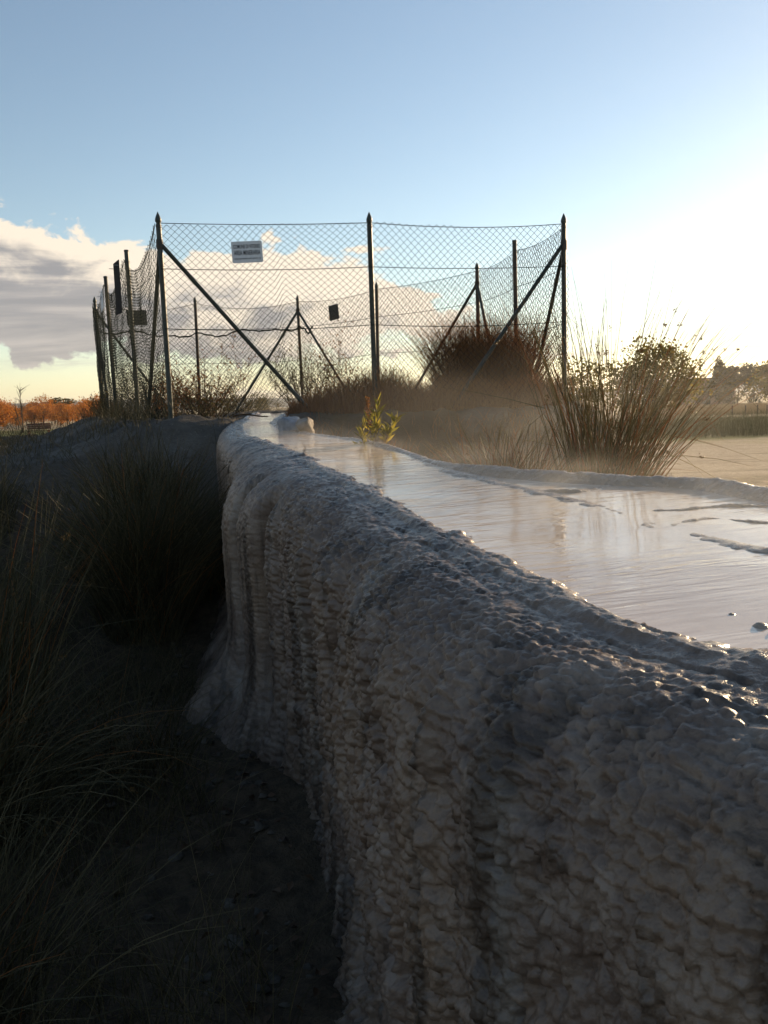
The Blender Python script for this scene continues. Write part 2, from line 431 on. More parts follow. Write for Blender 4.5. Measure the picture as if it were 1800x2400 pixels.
def ground_z(X, Y):
    X = np.asarray(X, float); Y = np.asarray(Y, float)
    D = np.hypot(X, Y)
    # right: level gravel, then field falling gently away
    zr = -.85 - .10 * sst(6, 16, D) - 1.75 * sst(16, 105, D) - .5 * sst(105, 260, D)
    # left: hollow by the wall, climbing to the travertine terrace
    hollow = -1.52 + .12 * fbm(X * .9, Y * .9, 3) + .18 * sst(-1.0, -3.5, X)
    terr = -.40 + .10 * sst(8.5, 12, Y) - .06 * sst(-3, -9, X)
    up = sst(4.2, 8.2, Y + .25 * fbm(X * .6, Y * .6, 5) - .12 * (X + 2))
    zl = hollow + (terr - hollow) * up
    zl = zl + (-1.6 - zl) * sst(13.5, 34, D + .5 * fbm(X * .2, Y * .2, 8))
    side = sst(-.15, .75, X - np.where(Y < 9.3, lipx(Y), -1.36 - (Y - 9.3) * .02) - .3)
    side = np.where(Y > 12, sst(-8, 4, X), side)
    z = zl + (zr - zl) * side
    # mound that carries the fence
    sd = poly_sd(X, Y) + .12 * fbm(X * 1.1, Y * 1.1, 11)
    z = z + (-.10 + .03 * fbm(X * 2, Y * 2, 12) - z) * (1 - sst(.18, 1.15, sd)) 
    rough = 1 - sst(30, 80, D); flat_r = 1 - .85 * side * sst(.5, 1.6, sd)
    z = z + rough * flat_r * (.06 * fbm(X * 2.3, Y * 2.3, 21) + .045 * fbm(X * 8, Y * 8, 22, 3)) + (1 - rough) * .5 * fbm(X * .01, Y * .01, 23)
    # cut for the channel
    lx, rx = lipx(Y), rimx(Y)
    inside = (1 - sst(.0, .16, lx - .02 - X)) * (1 - sst(.0, .10, X - rx)) * (Y < 9.2)
    z = np.where(inside > 0, np.minimum(z, z + ((zwater(Y) - EYE - .14) - z) * inside), z)
    return z + EYE
def gz(x, y): return float(ground_z(np.array([x]), np.array([y]))[0])

# ------------------------------------------------------------------ ground
def axis(lo, hi, step, far, g=1.11):
    a = list(np.arange(lo, hi + 1e-6, step)); s = step
    while a[-1] < far: s *= g; a.append(a[-1] + s)
    s = step
    while a[0] > -far: s *= g; a.insert(0, a[0] - s)
    return np.array(a)
gx = axis(-6, 6, .05, 4500); gy = axis(-.6, 12.5, .05, 4500)
GX, GY = np.meshgrid(gx, gy)
GZ = ground_z(GX, GY)
ii = np.arange(GX.size).reshape(GX.shape)
gf = np.stack([ii[:-1, :-1], ii[:-1, 1:], ii[1:, 1:], ii[1:, :-1]], -1).reshape(-1, 4)
ground = mesh_obj('ground', np.stack([GX, GY, GZ], -1), gf, M['ground'], smooth=True)
tag(ground, kind='structure')

def hill(name, az0, az1, dist, hfun, seed):
    a = np.radians(np.linspace(az0, az1, 160)); rr = np.array([0, 60, 180, 400, 900.])
    prof_ = np.array([0, .55, .9, 1.0, .9])
    A, Q = np.meshgrid(a, np.arange(5), indexing='ij')
    D = dist + rr[Q]
    top_ = hfun(np.degrees(a)) + 3.0 * fbm(np.degrees(a) * 1.5, a * 0, seed, 5) + .8 * vnoise(np.degrees(a) * 14, a * 0, seed + 9)
    Z = -6 + (top_[:, None] + 6) * prof_[Q]
    idx = np.arange(A.size).reshape(A.shape)
    f = np.stack([idx[:-1, :-1], idx[1:, :-1], idx[1:, 1:], idx[:-1, 1:]], -1).reshape(-1, 4)
    o = mesh_obj(name, np.stack([D * np.sin(A), D * np.cos(A), Z + EYE], -1), f, M['hill'], smooth=True)
    tag(o, kind='structure'); return o
hill('hills', -75, -2, 1700, lambda a: 27 - 10 * sst(-14, -4, a), 3)
hill('hills', 4, 80, 2300, lambda a: 36 + 14 * np.sin(a * .35) + 6 * np.sin(a * 1.1), 7)

# ------------------------------------------------------------------ travertine channel with its draped wall
def channel():
    # stations: finer where the camera is near
    dense = np.linspace(0, len(LIP) - 1, 6000)
    Ld = spl(LIP, dense)
    ds = np.r_[0, np.cumsum(np.hypot(*np.diff(Ld, axis=0).T))]
    D = np.hypot(Ld[:, 0], Ld[:, 1])
    step = np.clip(.0023 * D, .0038, .03)
    cum = np.r_[0, np.cumsum(np.diff(ds) / step[:-1])]
    n = int(cum[-1])
    par = np.interp(np.linspace(0, cum[-1], n), cum, dense)
    Lp = spl(LIP, par); Rp = spl(RIM, par)
    S = np.interp(par, dense, ds)
    # outward normal of a smoothed lip
    k = np.hanning(401); k /= k.sum()
    pad = np.pad(Ld, ((200, 200), (0, 0)), 'edge')
    Ls = np.stack([np.convolve(pad[:, i], k, 'valid') for i in (0, 1)], 1)
    T = np.gradient(Ls, axis=0); T /= np.linalg.norm(T, axis=1, keepdims=True)
    Nn = np.stack([-T[:, 1], T[:, 0]], 1)                 # left of the direction of travel = outside
    Nn = np.stack([np.interp(par, dense, Nn[:, i]) for i in (0, 1)], 1)
    zw = zwater(Lp[:, 1])
    # top strip: from outside the right rim to the lip
    q = np.concatenate([np.linspace(-.45, -.06, 12), np.linspace(-.05, .62, 60)[:-1], np.linspace(.62, 1.0, 60)])   # 0 = right rim, 1 = lip
    X = Rp[:, None, 0] + (Lp - Rp)[:, None, 0] * np.maximum(q, 0)[None]
    Y = Rp[:, None, 1] + (Lp - Rp)[:, None, 1] * np.maximum(q, 0)[None]
    Dr = (Rp - Lp) / np.linalg.norm(Rp - Lp, axis=1, keepdims=True)
    ext = np.minimum(q, 0)[None] * -1.0
    X = X + Dr[:, None, 0] * ext; Y = Y + Dr[:, None, 1] * ext
    zt = zwater(Y)
    dl = np.hypot(X - Lp[:, None, 0], Y - Lp[:, None, 1])      # distance from the lip
    W = np.linalg.norm(Rp - Lp, axis=1)[:, None]
    dr = np.where(q[None] >= 0, np.hypot(X - Rp[:, None, 0], Y - Rp[:, None, 1]), -ext)
    bed = -.050 + .052 * np.exp(-(dl / .11) ** 1.3) + .058 * np.exp(-(np.maximum(dr, 0) / .085) ** 2) 
    n1 = fbm(X * 3, Y * 3, 31); n2 = fbm(X * 14, Y * 14, 32)
    def ridge(pts, hgt, wid):
        d = seg_dist(X + .03 * n2, Y + .05 * n1, pts)
        return hgt * np.exp(-(d / wid) ** 2)
    mid = [(.14, 4.15), (.21, 3.87), (.30, 3.5), (.44, 3.14), (.53, 2.9), (.66, 2.55), (.74, 2.19), (.82, 1.98), (.90, 1.85), (1.15, 1.5), (1.5, 1.1)]
    pool = sst(.0, .10, (X - np.interp(Y, [p[1] for p in mid[::-1]], [p[0] for p in mid[::-1]])))  * sst(4.1, 3.6, Y)
    bed = bed + pool * .022
    rg = ridge(mid, .046, .10)
    bed = np.maximum(bed, -.045 + rg)
    for pts, hh, ww in (([(.53, 2.9), (.67, 2.86), (.85, 3.0)], .048, .03), ([(.80, 2.42), (.87, 2.43), (1.03, 2.48), (1.2, 2.42)], .049, .03),
                        ([(.75, 2.18), (.9, 2.28), (1.05, 2.17), (1.3, 2.1)], .049, .035), ([(.93, 1.83), (1.05, 2.0), (1.3, 2.0)], .048, .035)):
        r1_ = ridge(pts, hh, ww * 1.3); rg = np.maximum(rg, r1_)
        bed = np.maximum(bed, -.045 + r1_)
    # low knobs standing in the water close to the lip
    for kx, ky, kr, kh in ((.625, 1.30, .011, .052), (.615, 1.33, .035, .043), (.66, 1.275, .03, .045), (.69, 1.27, .012, .050), (.60, 1.40, .03, .041), (.67, 1.38, .03, .042)):
        dd = np.hypot(X - kx, Y - ky); bed = np.maximum(bed, -.05 + (kh + .010) * np.exp(-(dd / kr) ** 2))
    slope_r = np.where(dr < 0, -.9 * sst(.03, .42, -dr) - .02 * sst(0, .06, -dr), 0)
    ht = bed + slope_r + .010 * n1 + .014 * n2 * np.clip(1.2 - dl / .5, .35, 1) + .020 * fbm(X * 7, Y * 7, 34, 3) * np.exp(-(dl / .22) ** 2)
    top = np.stack([X, Y, zt + ht], -1)
    # outer wall: flat shelf, rounded shoulder, long drape, flared foot
    v = np.concatenate([np.linspace(0, .55, 120)[1:], np.linspace(.55, 1.0, 85)[1:], np.linspace(1.0, 1.95, 130)[1:]])
    sh = np.interp(S, [0, 1.5, 2.6, 4.0, 5.5, 7.5, 10], [.15, .14, .11, .08, .07, .05, .04])        # width of the wet shelf
    S_of = lambda y: np.interp(y, Lp[:, 1], S)
    a_ = np.interp(S, [0, S_of(1.4), S_of(2.4), S_of(3.45), S_of(3.75), S_of(4.35), S_of(4.9), S_of(6), 11], [.20, .21, .20, .20, .26, .34, .22, .12, .1])     # shoulder reach
    vv = np.maximum(v[None] - sh[:, None], 0)
    shelf = np.minimum(v[None], sh[:, None])
    Rc = a_[:, None] * 1.05
    PH = 1.585
    phi = np.minimum(vv / Rc, PH)
    arc_t = Rc * np.sin(phi); arc_z = Rc * (1 - np.cos(phi))
    rest = np.maximum(vv - Rc * PH, 0)
    t_ = shelf + arc_t + rest * math.cos(PH)
    z_ = shelf * .10 + arc_z + rest * math.sin(PH)
    S_of = lambda y: np.interp(y, Lp[:, 1], S)
    foot = np.interp(S, [0, S_of(1.4), S_of(1.9), S_of(2.4), S_of(3.2), S_of(3.8), S_of(4.3), S_of(5.0), S_of(6.5), 11], [.36, .34, .22, .04, .02, .22, .34, .30, .4, .5])[:, None]
    fl = sst(.80, 1.45, z_ + .10 * fbm(S[:, None] * 3, v[None] * 0 + .1, 44) )
    t_ = t_ + foot * fl ** 1.6
    WX = Lp[:, None, 0] + Nn[:, None, 0] * t_; WY = Lp[:, None, 1] + Nn[:, None, 1] * t_
    base0 = zt[:, -1:] + ht[:, -1:] * np.exp(-(v[None] / .12))
    WZ = base0 - z_
    wall = np.stack([WX, WY, WZ], -1)
    G = np.concatenate([top, wall], 1)
    U = np.broadcast_to(S[:, None], G.shape[:2])
    # down-profile arc length, zero at the lip
    seg = np.linalg.norm(np.diff(G, axis=1), axis=2)
    VV = np.concatenate([np.zeros((n, 1)), np.cumsum(seg, 1)], 1); VV = VV - VV[:, [len(q) - 1]]
    Nm = np.cross(np.gradient(G, axis=0), np.gradient(G, axis=1))
    Nm /= np.linalg.norm(Nm, axis=2, keepdims=True) + 1e-12
    if Nm[n // 2, len(q) // 2, 2] < 0: Nm = -Nm
    # relief: folds of the drape, scale-like rimstone lobes, grains
    down = np.clip(VV, 0, 3)
    wallw = sst(.12, .55, down)
    uu = U + .05 * fbm(U * 2, VV * 1.2, 61)
    fold = .030 * fbm(uu * 3.2, VV * .35, 62, 3) + .024 * fbm(uu * 8.5, VV * .5, 63, 3) + .016 * fbm(uu * 21, VV * 1.1, 64, 3)
    # smooth columns parted by deep flutes on the far part of the wall
    far = sst(S_of(3.45), S_of(3.8), U)
    gu = U + .05 * np.sin(VV * 2.4 + U * 2) * sst(.2, 1.2, VV) - .07 * sst(.0, .5, VV)
    flute = 0
    for gy_, dp, wd in ((3.60, .15, .050), (4.02, .15, .048), (4.62, .06, .06), (5.35, .05, .05), (6.1, .03, .06), (2.95, .035, .035), (2.62, .025, .03), (2.2, .03, .03), (1.75, .03, .03), (1.45, .025, .03)):
        flute = flute - dp * np.exp(-((gu - S_of(gy_)) / wd) ** 2)
    fold = fold * (1 - .85 * far) + flute * sst(.14, .48, VV) * (1 - .8 * sst(.95, 1.4, VV)) + far * .02
    disp = fold * sst(.06, .42, down)
    wu = U + .006 * fbm(U * 30, VV * 30, 71); wv = VV + .006 * fbm(U * 30, VV * 30, 72)
    lob = sst(-.30, -.02, VV)                                  # lobes start just inside the water line
    soft = 1 - .6 * far
    # flat overlapping scales by the water, rounded lobes lower down
    brim = 1 - sst(.06, .34, VV)
    rimside = np.zeros(VV.shape); rimside[:, :len(q)] = sst(.12, .0, np.maximum(dr, -.02)) 
    rimside[:, :len(q)] = np.maximum(rimside[:, :len(q)], np.clip((rg - .030) / .03, 0, .45))
    lob = np.maximum(lob, rimside)
    for (su, sv, am, kk, bw) in ((.105, .040, .0070, 80, 1), (.036, .046, .0060, 81, 0), (.0195, .026, .0105, 82, .12), (.0125, .0160, .0065, 83, .16)):
        f1, f2, oy, rd = cells(wu / su, wv / sv, kk)
        lobe = (1 - 1.5 * f1 * f1) * 1.0 + oy * 1.25 + (rd - .5) * .9 - .35
        if kk == 80: lobe = np.minimum(lobe, .45); wgt = brim
        else: wgt = 1 - brim * (1 - bw)
        disp = disp + am * lobe * lob * soft * wgt * (.62 + .5 * fbm(U * 2.5, VV * 2.5, kk + 5))
    # pits: honeycombed pockets eaten into the near wall
    pit = np.clip(fbm(U * 14, VV * 10, 91, 4) - .06, 0, 1) * sst(.25, .6, down) * (1 - far)
    disp = disp - .070 * pit
    disp = disp + .0035 * fbm(U * 60, VV * 60, 92, 3) * lob + .016 * fbm(U * 6, VV * 5, 93, 4) * wallw * (1 - .6 * far)
    G = G + Nm * disp[..., None]
    # the outermost brim is a thin rimstone dam that just holds the water
    dam = zwater(G[..., 1]) + .0005 + np.clip(.9 * (disp + .004), 0, .02) + .004 * vnoise(U * 40, VV * 40, 58)
    wd_ = sst(-.012, .004, VV) * sst(.060, .034, VV)
    G[..., 2] = np.where(wd_ > 0, np.maximum(G[..., 2], G[..., 2] + (dam - G[..., 2]) * wd_), G[..., 2])
    m_ = G.shape[1]
    idx = np.arange(n * m_).reshape(n, m_)
    f = np.stack([idx[:-1, :-1], idx[1:, :-1], idx[1:, 1:], idx[:-1, 1:]], -1).reshape(-1, 4)
    o = mesh_obj('travertine_channel', G, f, M['trav'], smooth=True)
    ca = o.data.attributes.new('crust', 'FLOAT', 'POINT')          # fresh pale calcite where the water lies
    ca.data.foreach_set('value', (1 - sst(-.06, .07, VV + .05 * fbm(U * 4, VV * 4, 55))).astype(np.float32).ravel())
    tag(o, 'raised grey travertine channel with a lumpy draped wall carrying shallow hot water', 'channel')
    cw = o.data.attributes.new('wet', 'FLOAT', 'POINT')            # film of running water over the brim
    cw.data.foreach_set('value', (1 - sst(.02, .30, VV + .10 * fbm(U * 5, VV * 3, 57))).astype(np.float32).ravel())
    # water sheet
    qs = np.linspace(0, 1, 24)
    wi = np.arange(0, n, 4)
    L2_, R2_ = Lp[wi], Rp[wi]
    t2 = np.concatenate([np.linspace(-.04, 0, 3)[:-1], qs, 1 + np.array([.020, .028, .030, .06])])
    WXs = R2_[:, None, 0] + (L2_ - R2_)[:, None, 0] * np.clip(t2, 0, 1)[None]
    WYs = R2_[:, None, 1] + (L2_ - R2_)[:, None, 1] * np.clip(t2, 0, 1)[None]
    outx = np.maximum(t2 - 1, 0)[None]
    WXs = WXs + Nn[wi][:, None, 0] * outx; WYs = WYs + Nn[wi][:, None, 1] * outx
    inr = np.minimum(t2, 0)[None]
    WXs = WXs - Dr[wi][:, None, 0] * inr; WYs = WYs - Dr[wi][:, None, 1] * inr
    WZs = zwater(WYs) - np.maximum(outx - .029, 0) * 1.4 + inr * .5
    id2 = np.arange(WXs.size).reshape(WXs.shape)
    f2_ = np.stack([id2[:-1, :-1], id2[1:, :-1], id2[1:, 1:], id2[:-1, 1:]], -1).reshape(-1, 4)
    w = mesh_obj('water', np.stack([WXs, WYs, WZs], -1), f2_, M['water'], smooth=True)
    tag(w, kind='structure')
channel()

# ------------------------------------------------------------------ fence
TOP = EYE + 1.85
fence = empty('chain_link_fence', (-1.3, 11.0, EYE - .1))
tag(fence, 'dark green chain-link fence enclosing the brushy mound, posts braced at the corners', 'fence')
FO = np.array(fence.location)
def fpart(name, v, f, mat, parent=None, smooth=True):
    return mesh_obj(name, np.asarray(v) - FO, f, mat, parent or fence, smooth)
prng = np.random.default_rng(5)
post_top = {}
for k in ring:
    x, y = POST[k]
    b = gz(x, y) - .12
    topz = TOP + dict(FL=0, MF=0, FR=0).get(k, 0)
    lean = prng.normal(0, .012, 2) if k not in ('FL', 'MF', 'FR') else (0, 0)
    h = topz - b
    fin = k not in ('L1', 'L2', 'RS')
    zz = np.array([b, b + h * .5, topz - (.11 if fin else .0)])
    P = np.array([[(x - lean[0] * (topz - z_), y - lean[1] * (topz - z_), z_) for z_ in zz]])
    v, f = tubes(P, .026, 10)
    cx, cy = P[0, -1, 0], P[0, -1, 1]
    po = fpart('post', v, f, M['fence'] if k in ('FL', 'MF', 'FR', 'L1', 'BL') else M['rust'])
    rr = [.026, .0265, .019, .031, .029, .018, .002] if fin else [.028, .030, .026, .004]
    hh = [0, .004, .02, .035, .06, .09, .125] if fin else [0, .006, .02, .024]
    Pf = np.array([[(cx, cy, zz[-1] + a) for a in hh]])
    v, f = tubes(Pf, np.array([rr]), 10)
    fpart('finial' if fin else 'post_cap', v, f, M['fence'], po)
for k in ring:
    x, y = POST[k]
    for hz in (.12, .5, .98, 1.4):
        a = np.linspace(0, 2 * np.pi, 13)
        P = np.stack([x + .031 * np.cos(a), y + .031 * np.sin(a), TOP - hz + .012 * np.sin(a * .5 + hz * 9)], -1)[None]
        v, f = tubes(P, .0030, 4); fpart('tie_wire', v, f, M['rust'])
# braces: each corner leans a strut into both neighbouring bays
def gpt(a, b, t):
    x = POST[a][0] + (POST[b][0] - POST[a][0]) * t; y = POST[a][1] + (POST[b][1] - POST[a][1]) * t
    return x, y
for a, b, t, drop in (('FL', 'MF', .72, .27), ('FL', 'L1', .70, .30), ('FR', 'MF', .66, .28), ('FR', 'RS', .75, .32), ('BR', 'BB', .78, .27), ('BR', 'RS', .7, .27),
                      ('BC', 'BX', .74, .25), ('BC', 'BB', .78, .25), ('BL', 'BX', .74, .22), ('BL', 'L2', .6, .22)):
    x0, y0 = POST[a]; x1, y1 = gpt(a, b, t)
    P = np.array([[(x0, y0, TOP - drop), ((x0 + x1) / 2, (y0 + y1) / 2, (TOP - drop + gz(x1, y1) - .1) / 2), (x1, y1, gz(x1, y1) - .1)]])
    v, f = tubes(P, .021, 8)
    br = fpart('brace', v, f, M['fence'])
    v, f = tubes(np.array([[(x0, y0, TOP - drop - .03), (x0, y0, TOP - drop), (x0, y0, TOP - drop + .03)]]), np.array([[.033, .034, .033]]), 10)
    fpart('clamp', v, f, M['rust'], br)

def mesh_bay(a, b, pitch, rad, sag=.03, bulge=.03, top_drop=.095, seed=0, bottom=None, topz=None, loose=0.0):
    """woven diamond mesh between two posts: zigzag strands hooked into each other"""
    r = np.random.default_rng(seed)
    p0, p1 = np.array(POST[a]), np.array(POST[b])
    L = np.linalg.norm(p1 - p0); d = (p1 - p0) / L; nrm = np.array([d[1], -d[0]])
    ns = int(round(L / pitch))
    px = L / ns
    tz = (topz if topz is not None else TOP - top_drop)
    H = tz - (gz(*((p0 + p1) / 2)) + .02)
    nr = int(round(H / pitch)); nr += nr % 2
    K = np.arange(nr + 1)
    S_, K_ = np.meshgrid(np.arange(ns), K, indexing='ij')
    off = np.where((K_ + S_) % 2 == 0, -.5, .5) * 1.06
    s = (S_ + .5 + off) * px
    s = np.clip(s, 0, L)
    fr = s / L
    h = K_ / nr                                   # 0 at the top
    ww = fbm(s * 1.6 + seed * 3.1, h * 3.5, 200 + seed, 3)
    w2 = fbm(s * 1.3 + seed * 5.7, h * 2.5, 260 + seed, 3)
    sagz = sag * 4 * fr * (1 - fr) * (1 - h) ** .6 + (loose * np.maximum(fbm(s * 1.2 + 9, h * 0 + seed, 230, 2), 0)) * (1 - h)
    groundz = ground_z(p0[0] + d[0] * s, p0[1] + d[1] * s) + .02
    bot = groundz if bottom is None else groundz + bottom(fr)
    z = tz - sagz - (tz - sagz - bot) * h + .020 * ww
    s2 = s + .020 * w2
    twist = np.where(K_ % 2 == 0, 1, -1) * rad * .9
    out = .030 + bulge * ww * 1.2 + bulge * 4 * fr * (1 - fr) * .6 + twist
    x = p0[0] + d[0] * s2 + nrm[0] * out; y = p0[1] + d[1] * s2 + nrm[1] * out
    P = np.stack([x, y, z], -1)
    v, f = tubes(P, rad, 3)
    return v, f, (p0, d, nrm, L, tz, sag, bot)
bays = [(ring[i], ring[(i + 1) % len(ring)]) for i in range(len(ring))]
SAG = {'FL': .015, 'MF': .04, 'FR': .05, 'RS': .04, 'BR': .03, 'BB': .06, 'BC': .10, 'BX': .12, 'BL': .20, 'L2': .24, 'L1': .26}
for i, (a, b) in enumerate(bays):
    bt = None
    if a == 'FL': bt = lambda fr: .20 * np.exp(-((fr - .52) / .16) ** 2) + .10 * sst(.25, .6, fr)     # hem torn up over the channel
    v, f, (p0, d, nrm, L, tz, sag, bot) = mesh_bay(a, b, .037, .0030, SAG[a], .03 if i < 6 else .025, seed=i, bottom=bt, loose=.0 if i < 6 else .05)
    panel = fpart('mesh_panel', v, f, M['wire'], smooth=False)
    # tension wires: top, upper and lower
    frs = np.linspace(0, 1, 13)
    for hz, sg in ((0.0, sag), (.42, .02), (.98, .03)):
        zz = tz - hz - sg * 4 * frs * (1 - frs)
        P = np.stack([p0[0] + d[0] * frs * L + nrm[0] * .032, p0[1] + d[1] * frs * L + nrm[1] * .032, zz], -1)[None]
        v, f = tubes(P, .0036, 4)
        fpart('tension_wire', v, f, M['wire'], panel)
# a second length of mesh folded down inside the two rear bays
for a, b, sd_, e0, e1 in (('BX', 'BL', 41, -.02, .03), ('BC', 'BX', 42, .05, -.02), ('BC', 'BB', 43, .05, .0)):
    p0, p1 = np.array(POST[a]), np.array(POST[b])
    if a == 'BC' and b == 'BB': p1 = p0 + (p1 - p0) * .22
    L = np.linalg.norm(p1 - p0); d = (p1 - p0) / L; nrm = np.array([d[1], -d[0]])
    r_ = np.sign((np.array([-1.3, 11.]) - p0) @ nrm); nrm = nrm * r_
    px = .033; ns = max(2, int(L / px)); tz = EYE + 1.30; nr = 40
    S_, K_ = np.meshgrid(np.arange(ns), np.arange(nr + 1), indexing='ij')
    s = np.clip((S_ + .5 + np.where((K_ + S_) % 2 == 0, -.5, .5) * 1.06) * px, 0, L); fr = s / L
    edge = lambda fr_: tz + e0 + (e1 - e0) * fr_ + (.045 * np.sin(fr_ * 7.5 + sd_) + .02 * np.sin(fr_ * 17 + sd_)) - .07 * 4 * fr_ * (1 - fr_)
    z = edge(fr) - (edge(fr) - EYE - .05) * (K_ / nr) + .02 * fbm(s * 3, K_ * .15, sd_)
    out = .05 + .05 * fbm(s * 2, K_ * .1, sd_ + 5)
    P = np.stack([p0[0] + d[0] * s + nrm[0] * out, p0[1] + d[1] * s + nrm[1] * out, z], -1)
    v, f = tubes(P, .0028, 3)
    fm = fpart('folded_mesh', v, f, M['wire'], smooth=False)
    frs = np.linspace(0, 1, 40)
    P = np.stack([p0[0] + d[0] * frs * L + nrm[0] * .05, p0[1] + d[1] * frs * L + nrm[1] * .05, edge(frs) + .008 * np.sin(frs * 60)], -1)[None]
    v, f = tubes(P, .009 + .007 * vnoise(frs * 25, frs * 0, 7)[None], 6)
    fpart('rolled_edge', v, f, M['wire'], fm)

# ------------------------------------------------------------------ signs on the fence
def box(w, h, t, bev=.0):
    v = np.array([(x, y, z) for x in (-w / 2, w / 2) for y in (-t / 2, t / 2) for z in (-h / 2, h / 2)])
    f = [(0, 1, 3, 2), (4, 6, 7, 5), (0, 4, 5, 1), (2, 3, 7, 6), (0, 2, 6, 4), (1, 5, 7, 3)]
    return v, f
def rounded_plate(w, h, t, r=.012, bend=0.0):
    pts = []
    for cx, cz, a0 in ((w / 2 - r, h / 2 - r, 0), (-w / 2 + r, h / 2 - r, 90), (-w / 2 + r, -h / 2 + r, 180), (w / 2 - r, -h / 2 + r, 270)):
        for k in range(4): a = R(a0 + k * 30); pts.append((cx + r * math.cos(a), cz + r * math.sin(a)))
    n = len(pts)
    v = [(x, -t / 2 + bend * (2 * x / w) ** 2, z) for x, z in pts] + [(x, t / 2 + bend * (2 * x / w) ** 2, z) for x, z in pts]
    f = [tuple(range(n)), tuple(range(2 * n - 1, n - 1, -1))] + [(i, i + n, (i + 1) % n + n, (i + 1) % n) for i in range(n)]
    return v, f
def place_on_bay(o, a, b, t, z, out, tilt=0.0):
    x, y = gpt(a, b, t)
    d = Vector((POST[b][0] - POST[a][0], POST[b][1] - POST[a][1], 0)).normalized()
    n = Vector((d.y, -d.x, 0))
    rz = math.atan2(d.y, d.x)
    o.location = (x + n.x * out, y + n.y * out, z)
    o.rotation_euler = (0, tilt, rz)
def text_mesh(body, size, width, parent, mat, z, bold=.0):
    cu = bpy.data.curves.new('lettering', 'FONT'); cu.body = body; cu.size = size
    cu.align_x = 'CENTER'; cu.align_y = 'CENTER'; cu.offset = bold; cu.extrude = .0006
    to = bpy.data.objects.new('tmp', cu); col.objects.link(to)
    dg = bpy.context.evaluated_depsgraph_get()
    me = bpy.data.meshes.new_from_object(to.evaluated_get(dg))
    bpy.data.objects.remove(to)
    me.materials.clear(); me.materials.append(mat)
    co = np.zeros(len(me.vertices) * 3); me.vertices.foreach_get('co', co); co = co.reshape(-1, 3)
    wd = co[:, 0].max() - co[:, 0].min()
    co[:, 0] = (co[:, 0] - (co[:, 0].max() + co[:, 0].min()) / 2) * width / wd
    co = np.stack([co[:, 0], -co[:, 2] - .0032, co[:, 1] + z], -1)
    me.vertices.foreach_set('co', co.ravel()); me.update()
    o = bpy.data.objects.new('lettering', me); col.objects.link(o); o.parent = parent
    return o
sg = empty('notice_sign'); tag(sg, 'small grey notice plate reading COMUNE DI VITERBO AREA MINERARIA wired to the mesh', 'sign')
v, f = rounded_plate(.292, .200, .004); mesh_obj('plate', v, f, M['plate'], sg)
text_mesh('COMUNE DI VITERBO', .05, .255, sg, M['ink'], .050, .0003)
text_mesh('AREA MINERARIA', .062, .250, sg, M['ink'], -.008, .0006)
text_mesh('ZONA SOTTOPOSTA ART. 20 D.P.R. 128', .018, .25, sg, M['ink'], -.062, .0)
for sx in (-1, 1):
    for sz in (-1, 1):
        v, f = tubes(np.array([[(sx * .134, -.006, sz * .088), (sx * .134, 0, sz * .088), (sx * .134, .05, sz * .088)]]), np.array([[.004, .005, .002]]), 6)
        mesh_obj('bolt', v, f, M['bolt'], sg)
place_on_bay(sg, 'FL', 'MF', .405, EYE + 1.475, .085, R(-2.0))
def back_plate(w, h, a, b, t, z, out, tilt, label, mat, bend=.01):
    o = empty('sign_plate'); tag(o, label, 'sign')
    v, f = rounded_plate(w, h, .004, .01, bend); mesh_obj('plate', v, f, mat, o)
    for sx in (-1, 1):
        v, f = tubes(np.array([[(sx * w * .42, -.03, h * .4), (sx * w * .42, 0, h * .4), (sx * w * .42, .03, h * .4)]]), .004, 6)
        mesh_obj('bolt', v, f, M['bolt'], o)
    place_on_bay(o, a, b, t, z, out, tilt)
    return o
back_plate(.225, .245, 'BB', 'BC', .56, EYE + 1.50, .07, R(6), 'tilted square brown plate on the rear mesh right of the crossed struts', M['plate_back'])
back_plate(.32, .245, 'BX', 'BL', .60, EYE + 1.53, .07, 0, 'wide grey-brown plate on the rear mesh seen through the left side of the fence', M['plate_back'])
back_plate(.50, .62, 'L2', 'L1', .76, EYE + 1.50, .09, R(3), 'dark bent board hung edge-on along the left side of the fence', M['board'], .03)
sp = back_plate(.28, .24, 'L2', 'L1', .03, EYE + 1.52, .09, R(-8), 'small whitish printed plate hanging beside a post on the left side', M['plate'])
text_mesh('AREA MINERARIA', .03, .2, sp, M['ink'], .04)

